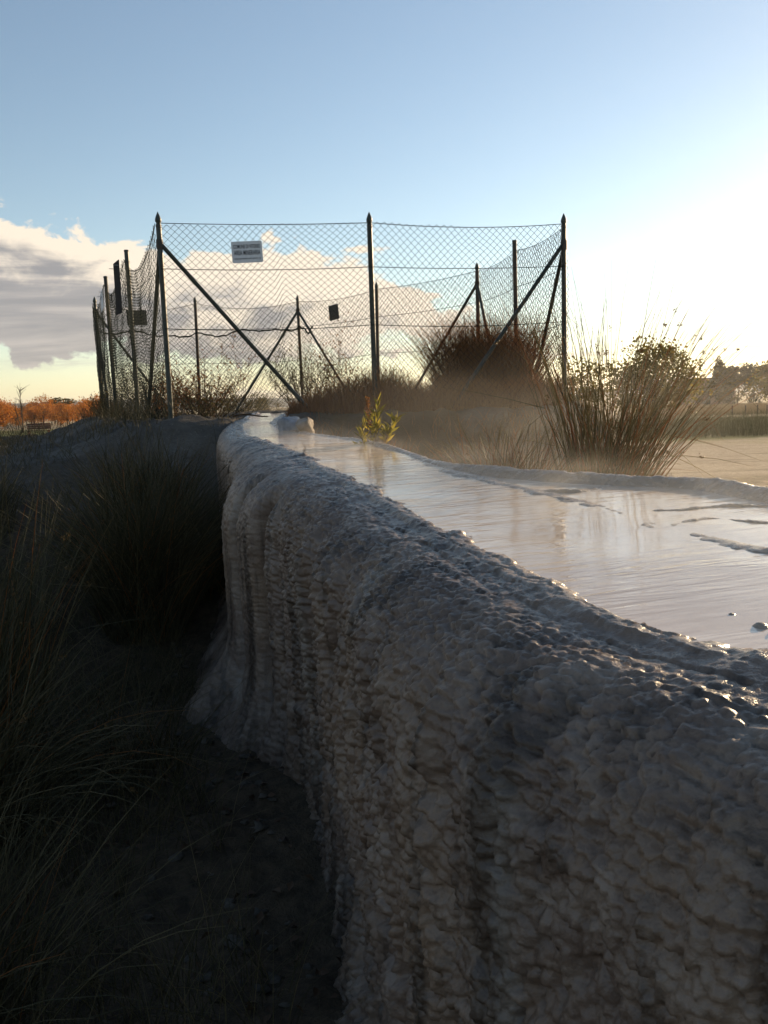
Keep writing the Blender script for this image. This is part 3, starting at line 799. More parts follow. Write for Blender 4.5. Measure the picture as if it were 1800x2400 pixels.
# ------------------------------------------------------------------ plants
def tussock(name, label, cat, x, y, n, length, lean, droop, mat, seed, bias=(0, 0), rad=.0022, base_r=.12, heads=0, group=None, k=8, sides=3, seedmat=None, zoff=0.0, kink=0.0, dry=0, lift=None):
    r = np.random.default_rng(seed)
    z = gz(x, y) + zoff if lift is None else lift
    root = empty(name, (x, y, z)); tag(root, label, cat, group)
    def make(n, lo, hi, rd):
        L = r.uniform(lo, hi, n)
        psi = r.uniform(0, 2 * np.pi, n); th = lean * np.sqrt(r.uniform(0, 1, n))
        hx = np.cos(psi) * np.sin(th) + bias[0]; hy = np.sin(psi) * np.sin(th) + bias[1]
        ps = np.arctan2(hy, hx); hm = np.clip(np.hypot(hx, hy), 0, .98); th = np.arcsin(hm)
        br = base_r * np.sqrt(r.uniform(0, 1, n)); ba = r.uniform(0, 2 * np.pi, n)
        s = np.linspace(0, 1, k)
        dr_ = droop * r.uniform(.2, 1.6, n)
        ang = th[:, None] * .55 + (th[:, None] * .45 + dr_[:, None] * (.4 + th[:, None])) * s[None] ** 1.4
        if kink:
            kk = r.uniform(0, 1, n) < kink; kp = r.uniform(.45, .85, n)
            ang = ang + np.where(kk[:, None] & (s[None] > kp[:, None]), r.uniform(.5, 1.9, n)[:, None], 0)
        ps = ps[:, None] + np.cumsum(r.normal(0, .05, (n, k)), 1)
        dl = (L / (k - 1))[:, None]
        dxy = np.sin(ang) * dl
        P = np.zeros((n, k, 3))
        P[:, 0, 0] = br * np.cos(ba); P[:, 0, 1] = br * np.sin(ba); P[:, 0, 2] = -.06
        P[:, 1:, 0] = P[:, :1, 0] + np.cumsum(dxy[:, :-1] * np.cos(ps[:, :-1]), 1)
        P[:, 1:, 1] = P[:, :1, 1] + np.cumsum(dxy[:, :-1] * np.sin(ps[:, :-1]), 1)
        P[:, 1:, 2] = -.06 + np.cumsum((np.cos(ang) * dl)[:, :-1], 1)
        rr = rd * r.uniform(.7, 1.3, n)[:, None] * (1 - .8 * s[None] ** 2.5)
        return P, rr
    P, rr = make(n, length[0], length[1], rad)
    v, f = tubes(P, rr, sides)
    mesh_obj('stem_tuft', v, f, mat, root, True)
    if dry:
        P2, rr2 = make(dry, length[0] * .6, length[1] * .95, rad * .9)
        v, f = tubes(P2, rr2, sides); mesh_obj('dry_stem_tuft', v, f, M['rush_dry'], root, True)
    if heads:
        pick = r.choice(n, heads, replace=False)
        C, Dv, Nv, Sz = [], [], [], []
        for i in pick:
            j = k - 2 + r.uniform(-.6, .5); a = int(j); c = P[i, a] + (P[i, min(a + 1, k - 1)] - P[i, a]) * (j - a)
            m_ = r.integers(8, 16)
            C.append(c + r.normal(0, .007, (m_, 3)) + np.array([0, 0, .004])); Dv.append(rdir(r, m_, .4)); Nv.append(rdir(r, m_)); Sz.append(r.uniform(.007, .015, m_))
        v, f = leaves(np.concatenate(C), np.concatenate(Dv), np.concatenate(Nv), np.concatenate(Sz), .7)
        tag(mesh_obj('seed_head_cluster', v, f, M['seed'], root), kind='stuff')
    return root
def shrub(name, label, cat, x, y, stems, height, spread, twigs, nleaf, lsize, leafm, seed, group=None, twigm=None, z=None, up=.8, lw=.5, rad=.005, wig=.05, leafstart=.25, tl=.35):
    r = np.random.default_rng(seed)
    zb = gz(x, y) if z is None else z
    root = empty(name, (x, y, zb)); tag(root, label, cat, group)
    k = 7; s = np.linspace(0, 1, k)
    psi = r.uniform(0, 2 * np.pi, stems); q = np.sqrt(r.uniform(0, 1, stems)); Ht = height * r.uniform(.55, 1.0, stems) * (1 - .35 * q ** 2)
    P = np.zeros((stems, k, 3))
    P[..., 0] = (np.cos(psi) * q)[:, None] * spread * (s[None] ** .8) + np.cumsum(r.normal(0, wig * height / k, (stems, k)), 1)
    P[..., 1] = (np.sin(psi) * q)[:, None] * spread * (s[None] ** .8) + np.cumsum(r.normal(0, wig * height / k, (stems, k)), 1)
    P[..., 2] = Ht[:, None] * s[None] - .06
    parts = [tubes(P, rad * (1 - .75 * s[None]) * r.uniform(.7, 1.3, stems)[:, None], 4)]
    ts = r.integers(0, stems, twigs); tt = r.uniform(leafstart, 1, twigs) * (k - 1.001); a = tt.astype(int)
    O = P[ts, a] + (P[ts, a + 1] - P[ts, a]) * (tt - a)[:, None]
    Dt = rdir(r, twigs, up); Lt = height * tl * r.uniform(.4, 1, twigs)
    s2 = np.linspace(0, 1, 4)
    T = O[:, None] + Dt[:, None] * (Lt[:, None] * s2[None])[..., None] + np.cumsum(r.normal(0, .012 * height, (twigs, 4, 3)), 1) * s2[None, :, None]
    parts.append(tubes(T, rad * .35 * (1 - .6 * s2[None]), 3))
    v, f = merge(parts)
    mesh_obj('branchwork', v, f, twigm or M['twig'], root, True)
    li = r.integers(0, twigs, nleaf); lt = r.uniform(.15, 1, nleaf) * 2.999; a = lt.astype(int)
    C = T[li, a] + (T[li, a + 1] - T[li, a]) * (lt - a)[:, None] + r.normal(0, lsize * .4, (nleaf, 3))
    v, f = leaves(C, rdir(r, nleaf, .3) + Dt[li] * .5, rdir(r, nleaf, .5), lsize * r.uniform(.5, 1.3, nleaf), lw)
    mesh_obj('foliage', v, f, leafm, root)
    return root

# big rush by the pool on the right, with its two smaller neighbours
tussock('rush_tussock', 'tall spiky rush tussock with brown seed heads leaning over the shallow pools', 'rush', 1.28, 4.85, 300, (.80, 1.72), .64, .24, M['rush_g'], 1, bias=(.16, -.06), rad=.0030, base_r=.17, heads=60, group=None, dry=110, kink=.15)
tussock('rush_tussock', 'low spreading rush clump with pale bent blades beside the tall seeding rush', 'rush', .74, 5.0, 300, (.45, .92), .75, .40, M['rush_g'], 2, bias=(-.08, -.05), rad=.0030, base_r=.22, heads=8, dry=260, kink=.1)
tussock('rush_tussock', 'smallest pale rush tuft between the leafy sprig and the rush clumps', 'rush', .36, 5.2, 150, (.35, .66), .30, .2, M['rush_g'], 3, rad=.0030, base_r=.10, dry=120)
# rushes in the shaded hollow on the left
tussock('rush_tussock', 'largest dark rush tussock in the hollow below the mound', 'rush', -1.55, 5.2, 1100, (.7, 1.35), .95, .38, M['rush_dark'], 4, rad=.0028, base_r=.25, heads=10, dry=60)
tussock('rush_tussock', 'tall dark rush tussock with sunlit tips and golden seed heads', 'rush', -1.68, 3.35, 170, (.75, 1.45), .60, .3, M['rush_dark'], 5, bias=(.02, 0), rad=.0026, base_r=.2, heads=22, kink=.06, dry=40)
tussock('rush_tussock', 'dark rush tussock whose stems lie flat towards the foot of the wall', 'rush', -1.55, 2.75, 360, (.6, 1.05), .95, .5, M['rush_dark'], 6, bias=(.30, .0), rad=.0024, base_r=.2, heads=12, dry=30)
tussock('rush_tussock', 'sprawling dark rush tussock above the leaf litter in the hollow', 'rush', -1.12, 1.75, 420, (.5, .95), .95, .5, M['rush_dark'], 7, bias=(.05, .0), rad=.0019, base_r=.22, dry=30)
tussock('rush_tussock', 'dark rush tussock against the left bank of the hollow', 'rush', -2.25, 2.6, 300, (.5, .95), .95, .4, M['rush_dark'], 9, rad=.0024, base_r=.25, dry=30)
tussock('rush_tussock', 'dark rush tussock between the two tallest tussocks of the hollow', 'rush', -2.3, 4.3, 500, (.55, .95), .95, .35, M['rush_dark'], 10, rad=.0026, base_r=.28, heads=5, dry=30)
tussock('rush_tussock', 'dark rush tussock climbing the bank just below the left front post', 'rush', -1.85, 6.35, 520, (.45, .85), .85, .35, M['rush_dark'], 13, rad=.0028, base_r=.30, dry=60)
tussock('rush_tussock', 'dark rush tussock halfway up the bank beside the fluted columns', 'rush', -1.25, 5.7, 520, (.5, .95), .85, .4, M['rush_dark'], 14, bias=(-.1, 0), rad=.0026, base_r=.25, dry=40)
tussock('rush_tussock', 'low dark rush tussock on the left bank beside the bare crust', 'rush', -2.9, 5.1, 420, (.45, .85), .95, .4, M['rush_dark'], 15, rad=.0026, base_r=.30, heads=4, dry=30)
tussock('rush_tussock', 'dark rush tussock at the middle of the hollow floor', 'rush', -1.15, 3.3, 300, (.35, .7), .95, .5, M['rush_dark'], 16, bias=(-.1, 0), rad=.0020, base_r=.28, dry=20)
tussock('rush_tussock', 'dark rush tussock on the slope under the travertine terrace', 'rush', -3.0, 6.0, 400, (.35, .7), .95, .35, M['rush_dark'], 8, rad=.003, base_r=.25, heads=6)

# leafy sprig on the rim of the channel
def sprig():
    r = np.random.default_rng(78)
    x, y = -.06, 5.05
    zb = gz(x, y)
    zb = max(zb, EYE - .33)
    root = empty('leafy_sprig', (x, y, zb)); tag(root, 'sunlit yellow-green leafy sprig with a reddish seed spike on the channel rim', 'plant')
    stems = [(.00, .02, .30), (.05, .0, .37), (.16, .01, .30), (-.03, .03, .42), (-.08, .0, .20), (.10, .02, .20), (.13, .05, .24), (-.05, .04, .27), (.03, -.03, .24)]
    P = []
    for i, (sx, sy, h) in enumerate(stems):
        s = np.linspace(0, 1, 7)
        P.append(np.stack([sx * s ** .8 + .01 * np.sin(s * 5 + i), sy * s + 0 * s, h * s - .05], -1))
    P = np.array(P)
    v, f = tubes(P, .0035 * (1 - .6 * np.linspace(0, 1, 7))[None], 5); mesh_obj('stem', v, f, M['twig'], root, True)
    C, D, N_, S_ = [], [], [], []
    for i in (0, 1, 2, 4, 5, 6, 7, 8):
        for j in range(36 if i in (1, 2) else 16):
            t = r.uniform(.45, 1); a = min(int(t * 6), 5); c = P[i, a] + (P[i, a + 1] - P[i, a]) * (t * 6 - a)
            dd = np.array([r.normal(0, .8), r.normal(0, .8), r.uniform(.5, 1.5)]); dd /= np.linalg.norm(dd)
            L = r.uniform(.035, .085); C.append(c + dd * L * .5); D.append(dd); N_.append(r.normal(size=3)); S_.append(L)
    v, f = leaves(np.array(C), np.array(D), np.array(N_), np.array(S_) * 1.25, .20, .03); mesh_obj('foliage', v, f, M['leaf_yel'], root)
    m_ = 90; t = r.uniform(.55, 1, m_); c = P[3, 0] + (P[3, -1] - P[3, 0]) * t[:, None] + r.normal(0, .008, (m_, 3))
    v, f = leaves(c, rdir(r, m_, .8), rdir(r, m_), r.uniform(.012, .024, m_), .6); mesh_obj('seed_spike', v, f, M['leaf_red'], root)
sprig()
tussock('grass_tuft', 'short dry grass tuft at the foot of the leafy sprig', 'grass', .02, 4.98, 140, (.10, .26), .6, .4, M['rush_dry'], 12, rad=.0014, base_r=.12, lift=EYE - .36)

# inside the enclosure
tussock('dry_bush', 'big dome of rust-brown dry rush behind the right half of the fence', 'bush', 1.22, 9.6, 3600, (.65, 1.22), .80, .18, M['rush_dry'], 21, rad=.0030, base_r=.50, heads=0, k=6)
tussock('dry_bush', 'rusty dry grass clump tucked against the right corner post', 'bush', 1.66, 9.1, 700, (.25, .5), .6, .3, M['rush_dry'], 22, rad=.0028, base_r=.22, k=6)
shrub('shrub', 'russet leafy shrub inside the fence beside the left front post', 'shrub', -2.0, 9.2, 26, .78, .50, 330, 1500, .030, M['leaf_red'], 31, rad=.006)
shrub('shrub', 'dark leafless shrub under the russet one by the left front post', 'shrub', -1.75, 8.75, 20, .45, .45, 260, 700, .026, M['leaf_olive'], 32, rad=.007)
shrub('shrub', 'upright sparse shrub inside the fence below the crossed struts', 'shrub', -.95, 10.6, 22, 1.05, .48, 340, 1300, .030, M['leaf_olive'], 33, rad=.006, up=1.6)
shrub('shrub', 'tall thin shrub with reddish tips against the rear mesh', 'shrub', -.62, 11.2, 12, 1.3, .35, 200, 700, .030, M['leaf_red'], 34, rad=.005, up=1.8)
shrub('shrub', 'sparse grey-brown twiggy shrub left of the dome of dry rush', 'shrub', .55, 10.0, 24, .62, .50, 330, 900, .026, M['leaf_olive'], 35, rad=.005, up=1.2)
shrub('shrub', 'green-brown shrub behind the left side mesh', 'shrub', -3.35, 12.3, 26, .95, .75, 360, 1700, .035, M['leaf_olive'], 36, rad=.006)
shrub('shrub', 'russet shrub at the foot of the left side mesh', 'shrub', -2.75, 10.9, 20, .62, .5, 260, 1300, .030, M['leaf_red'], 37, rad=.006)
shrub('shrub', 'dark dense shrub packed round the rear left corner post', 'shrub', -4.35, 13.3, 30, .55, .32, 300, 1500, .035, M['leaf_olive'], 38, rad=.006)
shrub('climbing_vine', 'bare vine tangled along the folded mesh at the rear', 'vine', -2.3, 14.15, 8, 1.62, .75, 160, 380, .035, M['leaf_red'], 39, rad=.005, leafstart=.6, wig=.25, tl=.15)
def undergrowth():
    r = np.random.default_rng(55); P = []; Rr = []
    n = 12000
    t = r.uniform(0, 1, n)
    x = -.95 + 2.85 * t + r.normal(0, .05, n); y0 = np.interp(x, [-2.05, -.05, 1.94], [8.16, 8.45, 8.80])
    y = y0 + np.abs(r.normal(.12, .45, n)) - .10
    keep = np.abs(x + 1.2) > .22
    x, y = x[keep], y[keep]; n = len(x)
    z = ground_z(x, y); k = 5; s = np.linspace(0, 1, k)
    L = r.uniform(.12, .46, n) * (.75 + .5 * vnoise(x * 2.2, y, 5)) * (.3 + .7 * sst(-1.0, -.25, x)); psi = r.uniform(0, 6.28, n); th = .9 * r.uniform(0, 1, n)
    ang = th[:, None] * (.4 + .9 * s[None])
    P = np.stack([x[:, None] + np.cumsum(np.sin(ang) * np.cos(psi)[:, None], 1) * (L / k)[:, None], y[:, None] + np.cumsum(np.sin(ang) * np.sin(psi)[:, None], 1) * (L / k)[:, None], z[:, None] - .03 + np.cumsum(np.cos(ang), 1) * (L / k)[:, None]], -1)
    v, f = tubes(P, .0026 * (1 - .6 * s)[None], 3)
    o = mesh_obj('undergrowth', v, f, M['rush_dry'], smooth=True)
    tag(o, 'brown tangle of dry grass and bramble along the foot of the front fence', 'undergrowth', kind='stuff')
undergrowth()

# ------------------------------------------------------------------ stones and a stick at the channel mouth
def stone(label, x, y, z, s, mat, seed):
    r = np.random.default_rng(seed)
    th = np.linspace(0, np.pi, 13); ph = np.linspace(0, 2 * np.pi, 21)[:-1]
    TH, PH = np.meshgrid(th, ph, indexing='ij')
    d = np.stack([np.sin(TH) * np.cos(PH), np.sin(TH) * np.sin(PH), np.cos(TH)], -1)
    rad = np.ones(TH.shape)
    for i in range(9):                           # facets: cut by random planes
        nn = rdir(r, 1)[0]; c = r.uniform(.34, .74)
        rad = np.minimum(rad, np.where(d @ nn > .05, c / np.maximum(d @ nn, .05), 9))
    rad = rad * (1 + .16 * fbm(TH * 3 + seed, PH * 2 + d[..., 0], seed, 3))
    V_ = d * rad[..., None] * np.array(s)
    idx = np.arange(TH.size).reshape(TH.shape)
    f = np.stack([idx[:-1], np.roll(idx, -1, 1)[:-1], np.roll(idx, -1, 1)[1:], idx[1:]], -1).reshape(-1, 4)
    o = mesh_obj('stone', V_, f, mat, None, False, (x, y, z)); o.rotation_euler.z = r.uniform(0, 6)
    tag(o, label, 'stone'); return o
stone('pale blue-grey angular stone beside the channel mouth', -.72, 6.42, EYE - .150, (.17, .12, .12), M['stone_blue'], 2)
stone('pale tan angular stone beside the blue-grey one at the channel mouth', -.56, 6.25, EYE - .195, (.17, .12, .10), M['stone_tan'], 5)
s_ = np.linspace(0, 1, 8)
v, f = tubes(np.stack([-1.28 + .30 * s_, 7.2 + .05 * s_, EYE - .072 + .012 * np.sin(s_ * 5)], -1)[None], .009 * (1.1 - .5 * s_)[None], 6)
tag(mesh_obj('stick', v, f, M['twig'], smooth=True), 'dark stick lying across the channel mouth below the torn mesh', 'stick')

def rim_grass():
    r = np.random.default_rng(101); n = 11000
    x = r.uniform(-6.5, -1.45, n); y = r.uniform(6.2, 12.5, n)
    sd_ = poly_sd(x, y); kp = (sd_ > -.25) & (sd_ < 2.2) & (vnoise(x * 2.3, y * 2.3, 8) + .25 * (sd_ < .3) > .55)
    x, y = x[kp], y[kp]; n = len(x); k = 5; s = np.linspace(0, 1, k)
    L = r.uniform(.05, .38, n) ** 1.0; psi = r.uniform(0, 6.28, n); ang = r.uniform(.1, 1.0, n)[:, None] * (.5 + s[None])
    P = np.stack([x[:, None] + np.cumsum(np.sin(ang) * np.cos(psi)[:, None], 1) * (L / k)[:, None], y[:, None] + np.cumsum(np.sin(ang) * np.sin(psi)[:, None], 1) * (L / k)[:, None], ground_z(x, y)[:, None] - .02 + np.cumsum(np.cos(ang), 1) * (L / k)[:, None]], -1)
    v, f = tubes(P, .0022 * (1.1 - .9 * s)[None], 3)
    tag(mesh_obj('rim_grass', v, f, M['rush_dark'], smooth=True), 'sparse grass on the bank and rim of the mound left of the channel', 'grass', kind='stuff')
rim_grass()
def bank_grass():
    r = np.random.default_rng(111); n = 5000
    x = r.uniform(-.7, 2.6, n); y = r.uniform(5.6, 8.9, n)
    sd_ = poly_sd(x, y); kp = (sd_ > .0) & (x > rimx(y) + .15) & (vnoise(x * 2.6, y * 2.6, 18) > .55)
    x, y = x[kp], y[kp]; n = len(x); k = 5; s = np.linspace(0, 1, k)
    L = r.uniform(.05, .26, n); psi = r.uniform(0, 6.28, n); ang = r.uniform(.1, 1.0, n)[:, None] * (.5 + s[None])
    P = np.stack([x[:, None] + np.cumsum(np.sin(ang) * np.cos(psi)[:, None], 1) * (L / k)[:, None], y[:, None] + np.cumsum(np.sin(ang) * np.sin(psi)[:, None], 1) * (L / k)[:, None], ground_z(x, y)[:, None] - .02 + np.cumsum(np.cos(ang), 1) * (L / k)[:, None]], -1)
    v, f = tubes(P, .0024 * (1.1 - .9 * s)[None], 3)
    tag(mesh_obj('bank_grass', v, f, M['rush_dry'], smooth=True), 'dry grass on the bank between the channel rim and the front fence', 'grass', kind='stuff')
bank_grass()
def hollow_grass():
    r = np.random.default_rng(88); n = 15000
    x = r.uniform(-3.2, .3, n); y = r.uniform(.9, 5.6, n); kp = (x < lipx(y) - .42 - .35 * vnoise(x * 2, y * 2, 9)) & (vnoise(x * 1.7, y * 1.7, 3) > .25)
    x, y = x[kp], y[kp]; n = len(x); k = 6; s = np.linspace(0, 1, k)
    L = r.uniform(.15, .55, n); psi = r.uniform(0, 6.28, n); th = r.uniform(.1, 1.0, n); ang = th[:, None] * (.5 + 1.1 * s[None])
    P = np.stack([x[:, None] + np.cumsum(np.sin(ang) * np.cos(psi)[:, None], 1) * (L / k)[:, None], y[:, None] + np.cumsum(np.sin(ang) * np.sin(psi)[:, None], 1) * (L / k)[:, None], ground_z(x, y)[:, None] - .03 + np.cumsum(np.cos(ang), 1) * (L / k)[:, None]], -1)
    v, f = tubes(P, .0013 * (1.1 - .9 * s)[None], 3)
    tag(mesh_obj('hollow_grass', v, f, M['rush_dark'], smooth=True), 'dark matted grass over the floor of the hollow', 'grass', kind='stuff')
hollow_grass()
def rubble():
    r = np.random.default_rng(123); n = 170
    y = r.uniform(1.0, 5.4, n); x = lipx(y) - .42 - np.abs(r.normal(0, .28, n)) - .25 * sst(3.3, 4.2, y)
    z = ground_z(x, y); parts = []
    th = np.linspace(0, np.pi, 6); ph = np.linspace(0, 2 * np.pi, 9)[:-1]
    TH, PH = np.meshgrid(th, ph, indexing='ij'); d = np.stack([np.sin(TH) * np.cos(PH), np.sin(TH) * np.sin(PH), np.cos(TH)], -1)
    idx = np.arange(TH.size).reshape(TH.shape)
    q_ = np.stack([idx[:-1], np.roll(idx, -1, 1)[:-1], np.roll(idx, -1, 1)[1:], idx[1:]], -1).reshape(-1, 4)
    for i in range(n):
        rad = 1 + .35 * r.normal(size=TH.shape); rad[0] = rad[0, 0]; rad[-1] = rad[-1, 0]
        s_ = r.uniform(.006, .030) * np.array([1, r.uniform(.6, 1), r.uniform(.35, .7)])
        parts.append(((d * rad[..., None] * s_).reshape(-1, 3) + np.array([x[i], y[i], z[i]]), q_))
    v, f = merge(parts)
    tag(mesh_obj('rubble', v, f, M['rubble']), 'crumbled travertine bits scattered along the foot of the channel wall', 'rubble', kind='stuff')
rubble()
# leaf litter on the hollow floor
def litter():
    r = np.random.default_rng(66); n = 700
    x = r.uniform(-2.2, .0, n); y = r.uniform(1.0, 3.6, n); keep = x < lipx(y) - .35
    x, y = x[keep], y[keep]; n = len(x)
    C = np.stack([x, y, ground_z(x, y) + .012], -1); D = rdir(r, n); D[:, 2] *= .3; Nv = rdir(r, n, 2.5)
    v, f = leaves(C, D, Nv, r.uniform(.02, .045, n), .6, .2)
    tag(mesh_obj('leaf_litter', v, f, M['litter']), 'brown fallen leaves scattered on the floor of the hollow', 'leaves', kind='stuff')
litter()
# ------------------------------------------------------------------ trees
def tree(name, label, x, y, trunk_h, crown_c, crown_r, nleaf, lsize, leafm, seed, limbs=9, trunk_r=.08, group=None, z=None, clumps=26, lw=.7, shell=.55, cat='tree', flat=1.0):
    r = np.random.default_rng(seed)
    zb = gz(x, y) if z is None else z
    root = empty(name, (x, y, zb)); tag(root, label, cat, group)
    cr = np.array(crown_r); cc_ = np.array([0, 0, crown_c])
    k = 6; s = np.linspace(0, 1, k)
    T = np.zeros((1, k, 3)); T[0, :, 2] = s * crown_c - .1; T[0, :, :2] += np.cumsum(r.normal(0, trunk_h * .02, (k, 2)), 0)
    parts = [tubes(T, trunk_r * (1.15 - .7 * s)[None], 8)]
    # clump centres through the crown volume
    d = rdir(r, clumps); q = r.uniform(shell, 1, clumps) ** .6
    Cc = cc_ + d * q[:, None] * cr * .86
    Cc[:, 2] = np.maximum(Cc[:, 2], trunk_h * .9)
    L = np.zeros((clumps, 5, 3)); s5 = np.linspace(0, 1, 5)
    st = np.stack([T[0, 0] + (T[0, -1] - T[0, 0]) * u for u in r.uniform(.55, .95, clumps)])
    L = st[:, None] + (Cc - st)[:, None] * s5[None, :, None] + r.normal(0, .04, (clumps, 5, 3)) * cr * np.sin(s5 * np.pi)[None, :, None]
    parts.append(tubes(L, trunk_r * .32 * (1.1 - s5)[None], 4))
    v, f = merge(parts); mesh_obj('trunk', v, f, M['bark'], root, True)
    ci = r.integers(0, clumps, nleaf)
    sz = r.uniform(.6, 1.25, clumps)
    C = Cc[ci] + r.normal(0, 1, (nleaf, 3)) * cr * (.17 * sz[ci])[:, None] * np.array([1, 1, .8 * flat])
    v, f = leaves(C, rdir(r, nleaf), rdir(r, nleaf, .6), lsize * r.uniform(.6, 1.3, nleaf), lw)
    mesh_obj('crown', v, f, leafm, root)
    return root
tree('fig_tree', 'small broad tree with yellow-green leaves behind the tall rush', 6.7, 20.5, .45, 1.32, (1.38, 1.2, .98), 6500, .085, M['leaf_fig'], 3, trunk_r=.09, clumps=48, shell=.2)
tree('fig_tree', 'low yellow-green bush just beyond the right corner post of the fence', 5.0, 21.5, .3, 1.15, (1.0, .9, .8), 2600, .085, M['leaf_fig'], 4, trunk_r=.06, clumps=30, shell=.2)
# far right: pines, cedar, hedge
def P2(px, D): return ((px - 900) / 1941 * D)
def far_tree(name, label, px, D, top, wid, trunk_f, leafm, seed, nleaf=1500, group=None, ls=.06, clumps=34, flat=1.0, base=None):
    x = P2(px, D); zb = gz(x, D) if base is None else base
    H = top - (zb - EYE)
    tr = H * trunk_f
    return tree(name, label, x, D, tr, tr + (H - tr) * .5, (wid / 2, wid / 2, (H - tr) / 2), int(nleaf * 1.5), H * ls, leafm, seed, trunk_r=H * .018, group=group, z=zb, clumps=clumps, flat=flat)
far_tree('cedar_tree', 'dark pointed cedar beside the farmhouse', 1690, 190, 4.3, 6.2, .05, M['leaf_pine'], 11, 1800)
far_tree('cedar_tree', 'narrow dark spire of the tree rising above the cedar', 1688, 193, 7.4, 3.2, .3, M['leaf_pine'], 12, 900)
far_tree('stone_pine', 'round-headed stone pine right of the farmhouse', 1728, 180, 5.9, 9.5, .42, M['leaf_pine'], 13, 2400)
far_tree('broad_tree', 'large hazy tree to the right of the round-headed pine', 1815, 165, 6.2, 9.0, .12, M['leaf_fig'], 14, 2400)
for i, (px, D, t_, w) in enumerate(((1768, 176, 2.2, 6), (1712, 168, .6, 5), (1640, 185, 1.4, 6))):
    far_tree('hedge_bush', 'dark hedge bush under the far trees at the edge of the straw field', px, D, t_, w, .05, M['leaf_pine'] if i != 1 else M['leaf_olive'], 20 + i, 900, 'hedge bushes beyond the straw field')
far_tree('round_tree', 'distant domed tree seen through the torn mesh over the channel', 592, 120, 2.4, 7.0, .05, M['leaf_olive'], 31, 1800)
far_tree('round_tree', 'lower distant bush beside the domed tree seen through the mesh', 640, 118, 1.1, 5.0, .05, M['leaf_olive'], 32, 900)
# autumn trees past the terrace on the left
orng = np.random.default_rng(9)
protos = []
for i in range(5):
    o = tree('autumn_tree', 'orange-leaved young oak in the grove beyond the terrace', P2(30 + 40 * i, 100), 100 + 3 * i, .7, 2.0, (1.75, 1.7, 1.75), 1700, .17, M['leaf_org'], 60 + i, trunk_r=.07, group='orange trees in the grove beyond the terrace', clumps=34, shell=.15)
    o.scale = (.85, .85, .8); protos.append(o)
for i in range(34):
    c = dup(protos[i % 5])
    D = orng.uniform(86, 150); px = -40 + 9.5 * i + orng.uniform(-6, 6)
    c.location = (P2(px, D), D, gz(P2(px, D), D)); c.rotation_euler.z = orng.uniform(0, 6.3)
    k_ = orng.uniform(.65, 1.08) * (D / 105) ** .7; c.scale = (k_ * 1.1, k_ * 1.1, k_)
far_tree('autumn_tree', 'tallest orange-leaved oak at the left end of the grove', 8, 84, 1.35, 3.6, .2, M['leaf_org'], 71, 2300)
far_tree('flat_tree', 'flat-topped tree rising over the orange grove', 158, 120, 2.3, 4.2, .72, M['leaf_olive'], 72, 700, flat=.5)
r_ = np.random.default_rng(4)
x_, D_ = P2(66, 78), 78
bt = shrub('bare_tree', 'slender bare tree standing in front of the orange grove', 'tree', x_, D_, 3, 4.4, .5, 90, 30, .06, M['leaf_org'], 73, twigm=M['bark'], rad=.06, up=1.8, leafstart=.45, tl=.22, wig=.04)

# bench in front of the grove
bx_, by_ = P2(102, 58), 58.0
bz_ = gz(bx_, by_)
bench = empty('park_bench', (bx_, by_, bz_), R(12)); tag(bench, 'red-brown wooden bench in front of the orange grove', 'bench')
def bpart(name, w, h, t, loc, rx=0):
    v, f = box(w, h, t); o = mesh_obj(name, v, f, M['wood'], bench, loc=loc); o.rotation_euler.x = rx
for j in range(3): bpart('backrest_slat', 1.55, .12, .03, (0, .24 + .03 * j, .58 + .14 * j), -.2)
for j in range(3): bpart('seat_slat', 1.55, .03, .12, (0, -.18 + .14 * j, .44))
for sx in (-.65, .65):
    for sy in (-.18, .2): bpart('leg', .07, .50, .07, (sx, sy, .19))

# farmhouse
hx, hy = P2(1652, 205), 205.0
hz = gz(hx, hy)
house = empty('farmhouse', (hx, hy, hz), R(-8)); tag(house, 'low brick-coloured farmhouse with a tiled roof behind the yellow-leaved tree', 'house')
v, f = box(13, 5.0, 7); mesh_obj('wall', v, f, M['brick'], house, loc=(0, 0, 2.4))
v = np.array([(-6.9, -4, 4.8), (6.9, -4, 4.8), (6.9, 4, 4.8), (-6.9, 4, 4.8), (-6.9, 0, 6.7), (6.9, 0, 6.7), (-6.9, -4, 5.0), (6.9, -4, 5.0), (6.9, 4, 5.0), (-6.9, 4, 5.0)])
f = [(0, 3, 2, 1), (0, 1, 7, 6), (2, 3, 9, 8), (6, 7, 5, 4), (8, 9, 4, 5), (1, 2, 8, 5, 7), (3, 0, 6, 4, 9)]
roof = mesh_obj('roof', v, f, M['roof'], house)
v, f = box(.8, 1.4, .8); mesh_obj('chimney', v, f, M['brick'], roof, loc=(3, .8, 6.9))
for wx in (-4, -1.3, 1.4, 4.1):
    v, f = box(1.0, 1.3, .12); w_ = mesh_obj('window', v, f, M['dark'], house, loc=(wx, -3.52, 3.2))
    v, f = box(1.3, .12, .25); mesh_obj('sill', v, f, M['brick'], w_, loc=(0, -.06, -.72))
v, f = box(1.2, 2.2, .12); mesh_obj('door', v, f, M['dark'], house, loc=(.1, -3.52, 1.1))

# field fence posts
for px in (1719, 1750, 1778, 1800):
    D = 97; x = P2(px, D); zb = gz(x, D)
    v, f = tubes(np.array([[(0, 0, -.3), (.01, 0, .5), (0, 0, 1.12), (0, 0, 1.16)]]), np.array([[.085, .08, .075, .03]]), 7)
    tag(mesh_obj('field_post', v, f, M['post_wood'], None, True, (x, D, zb)), 'thin wooden post along the edge of the straw field', 'post', 'wooden posts at the edge of the straw field')

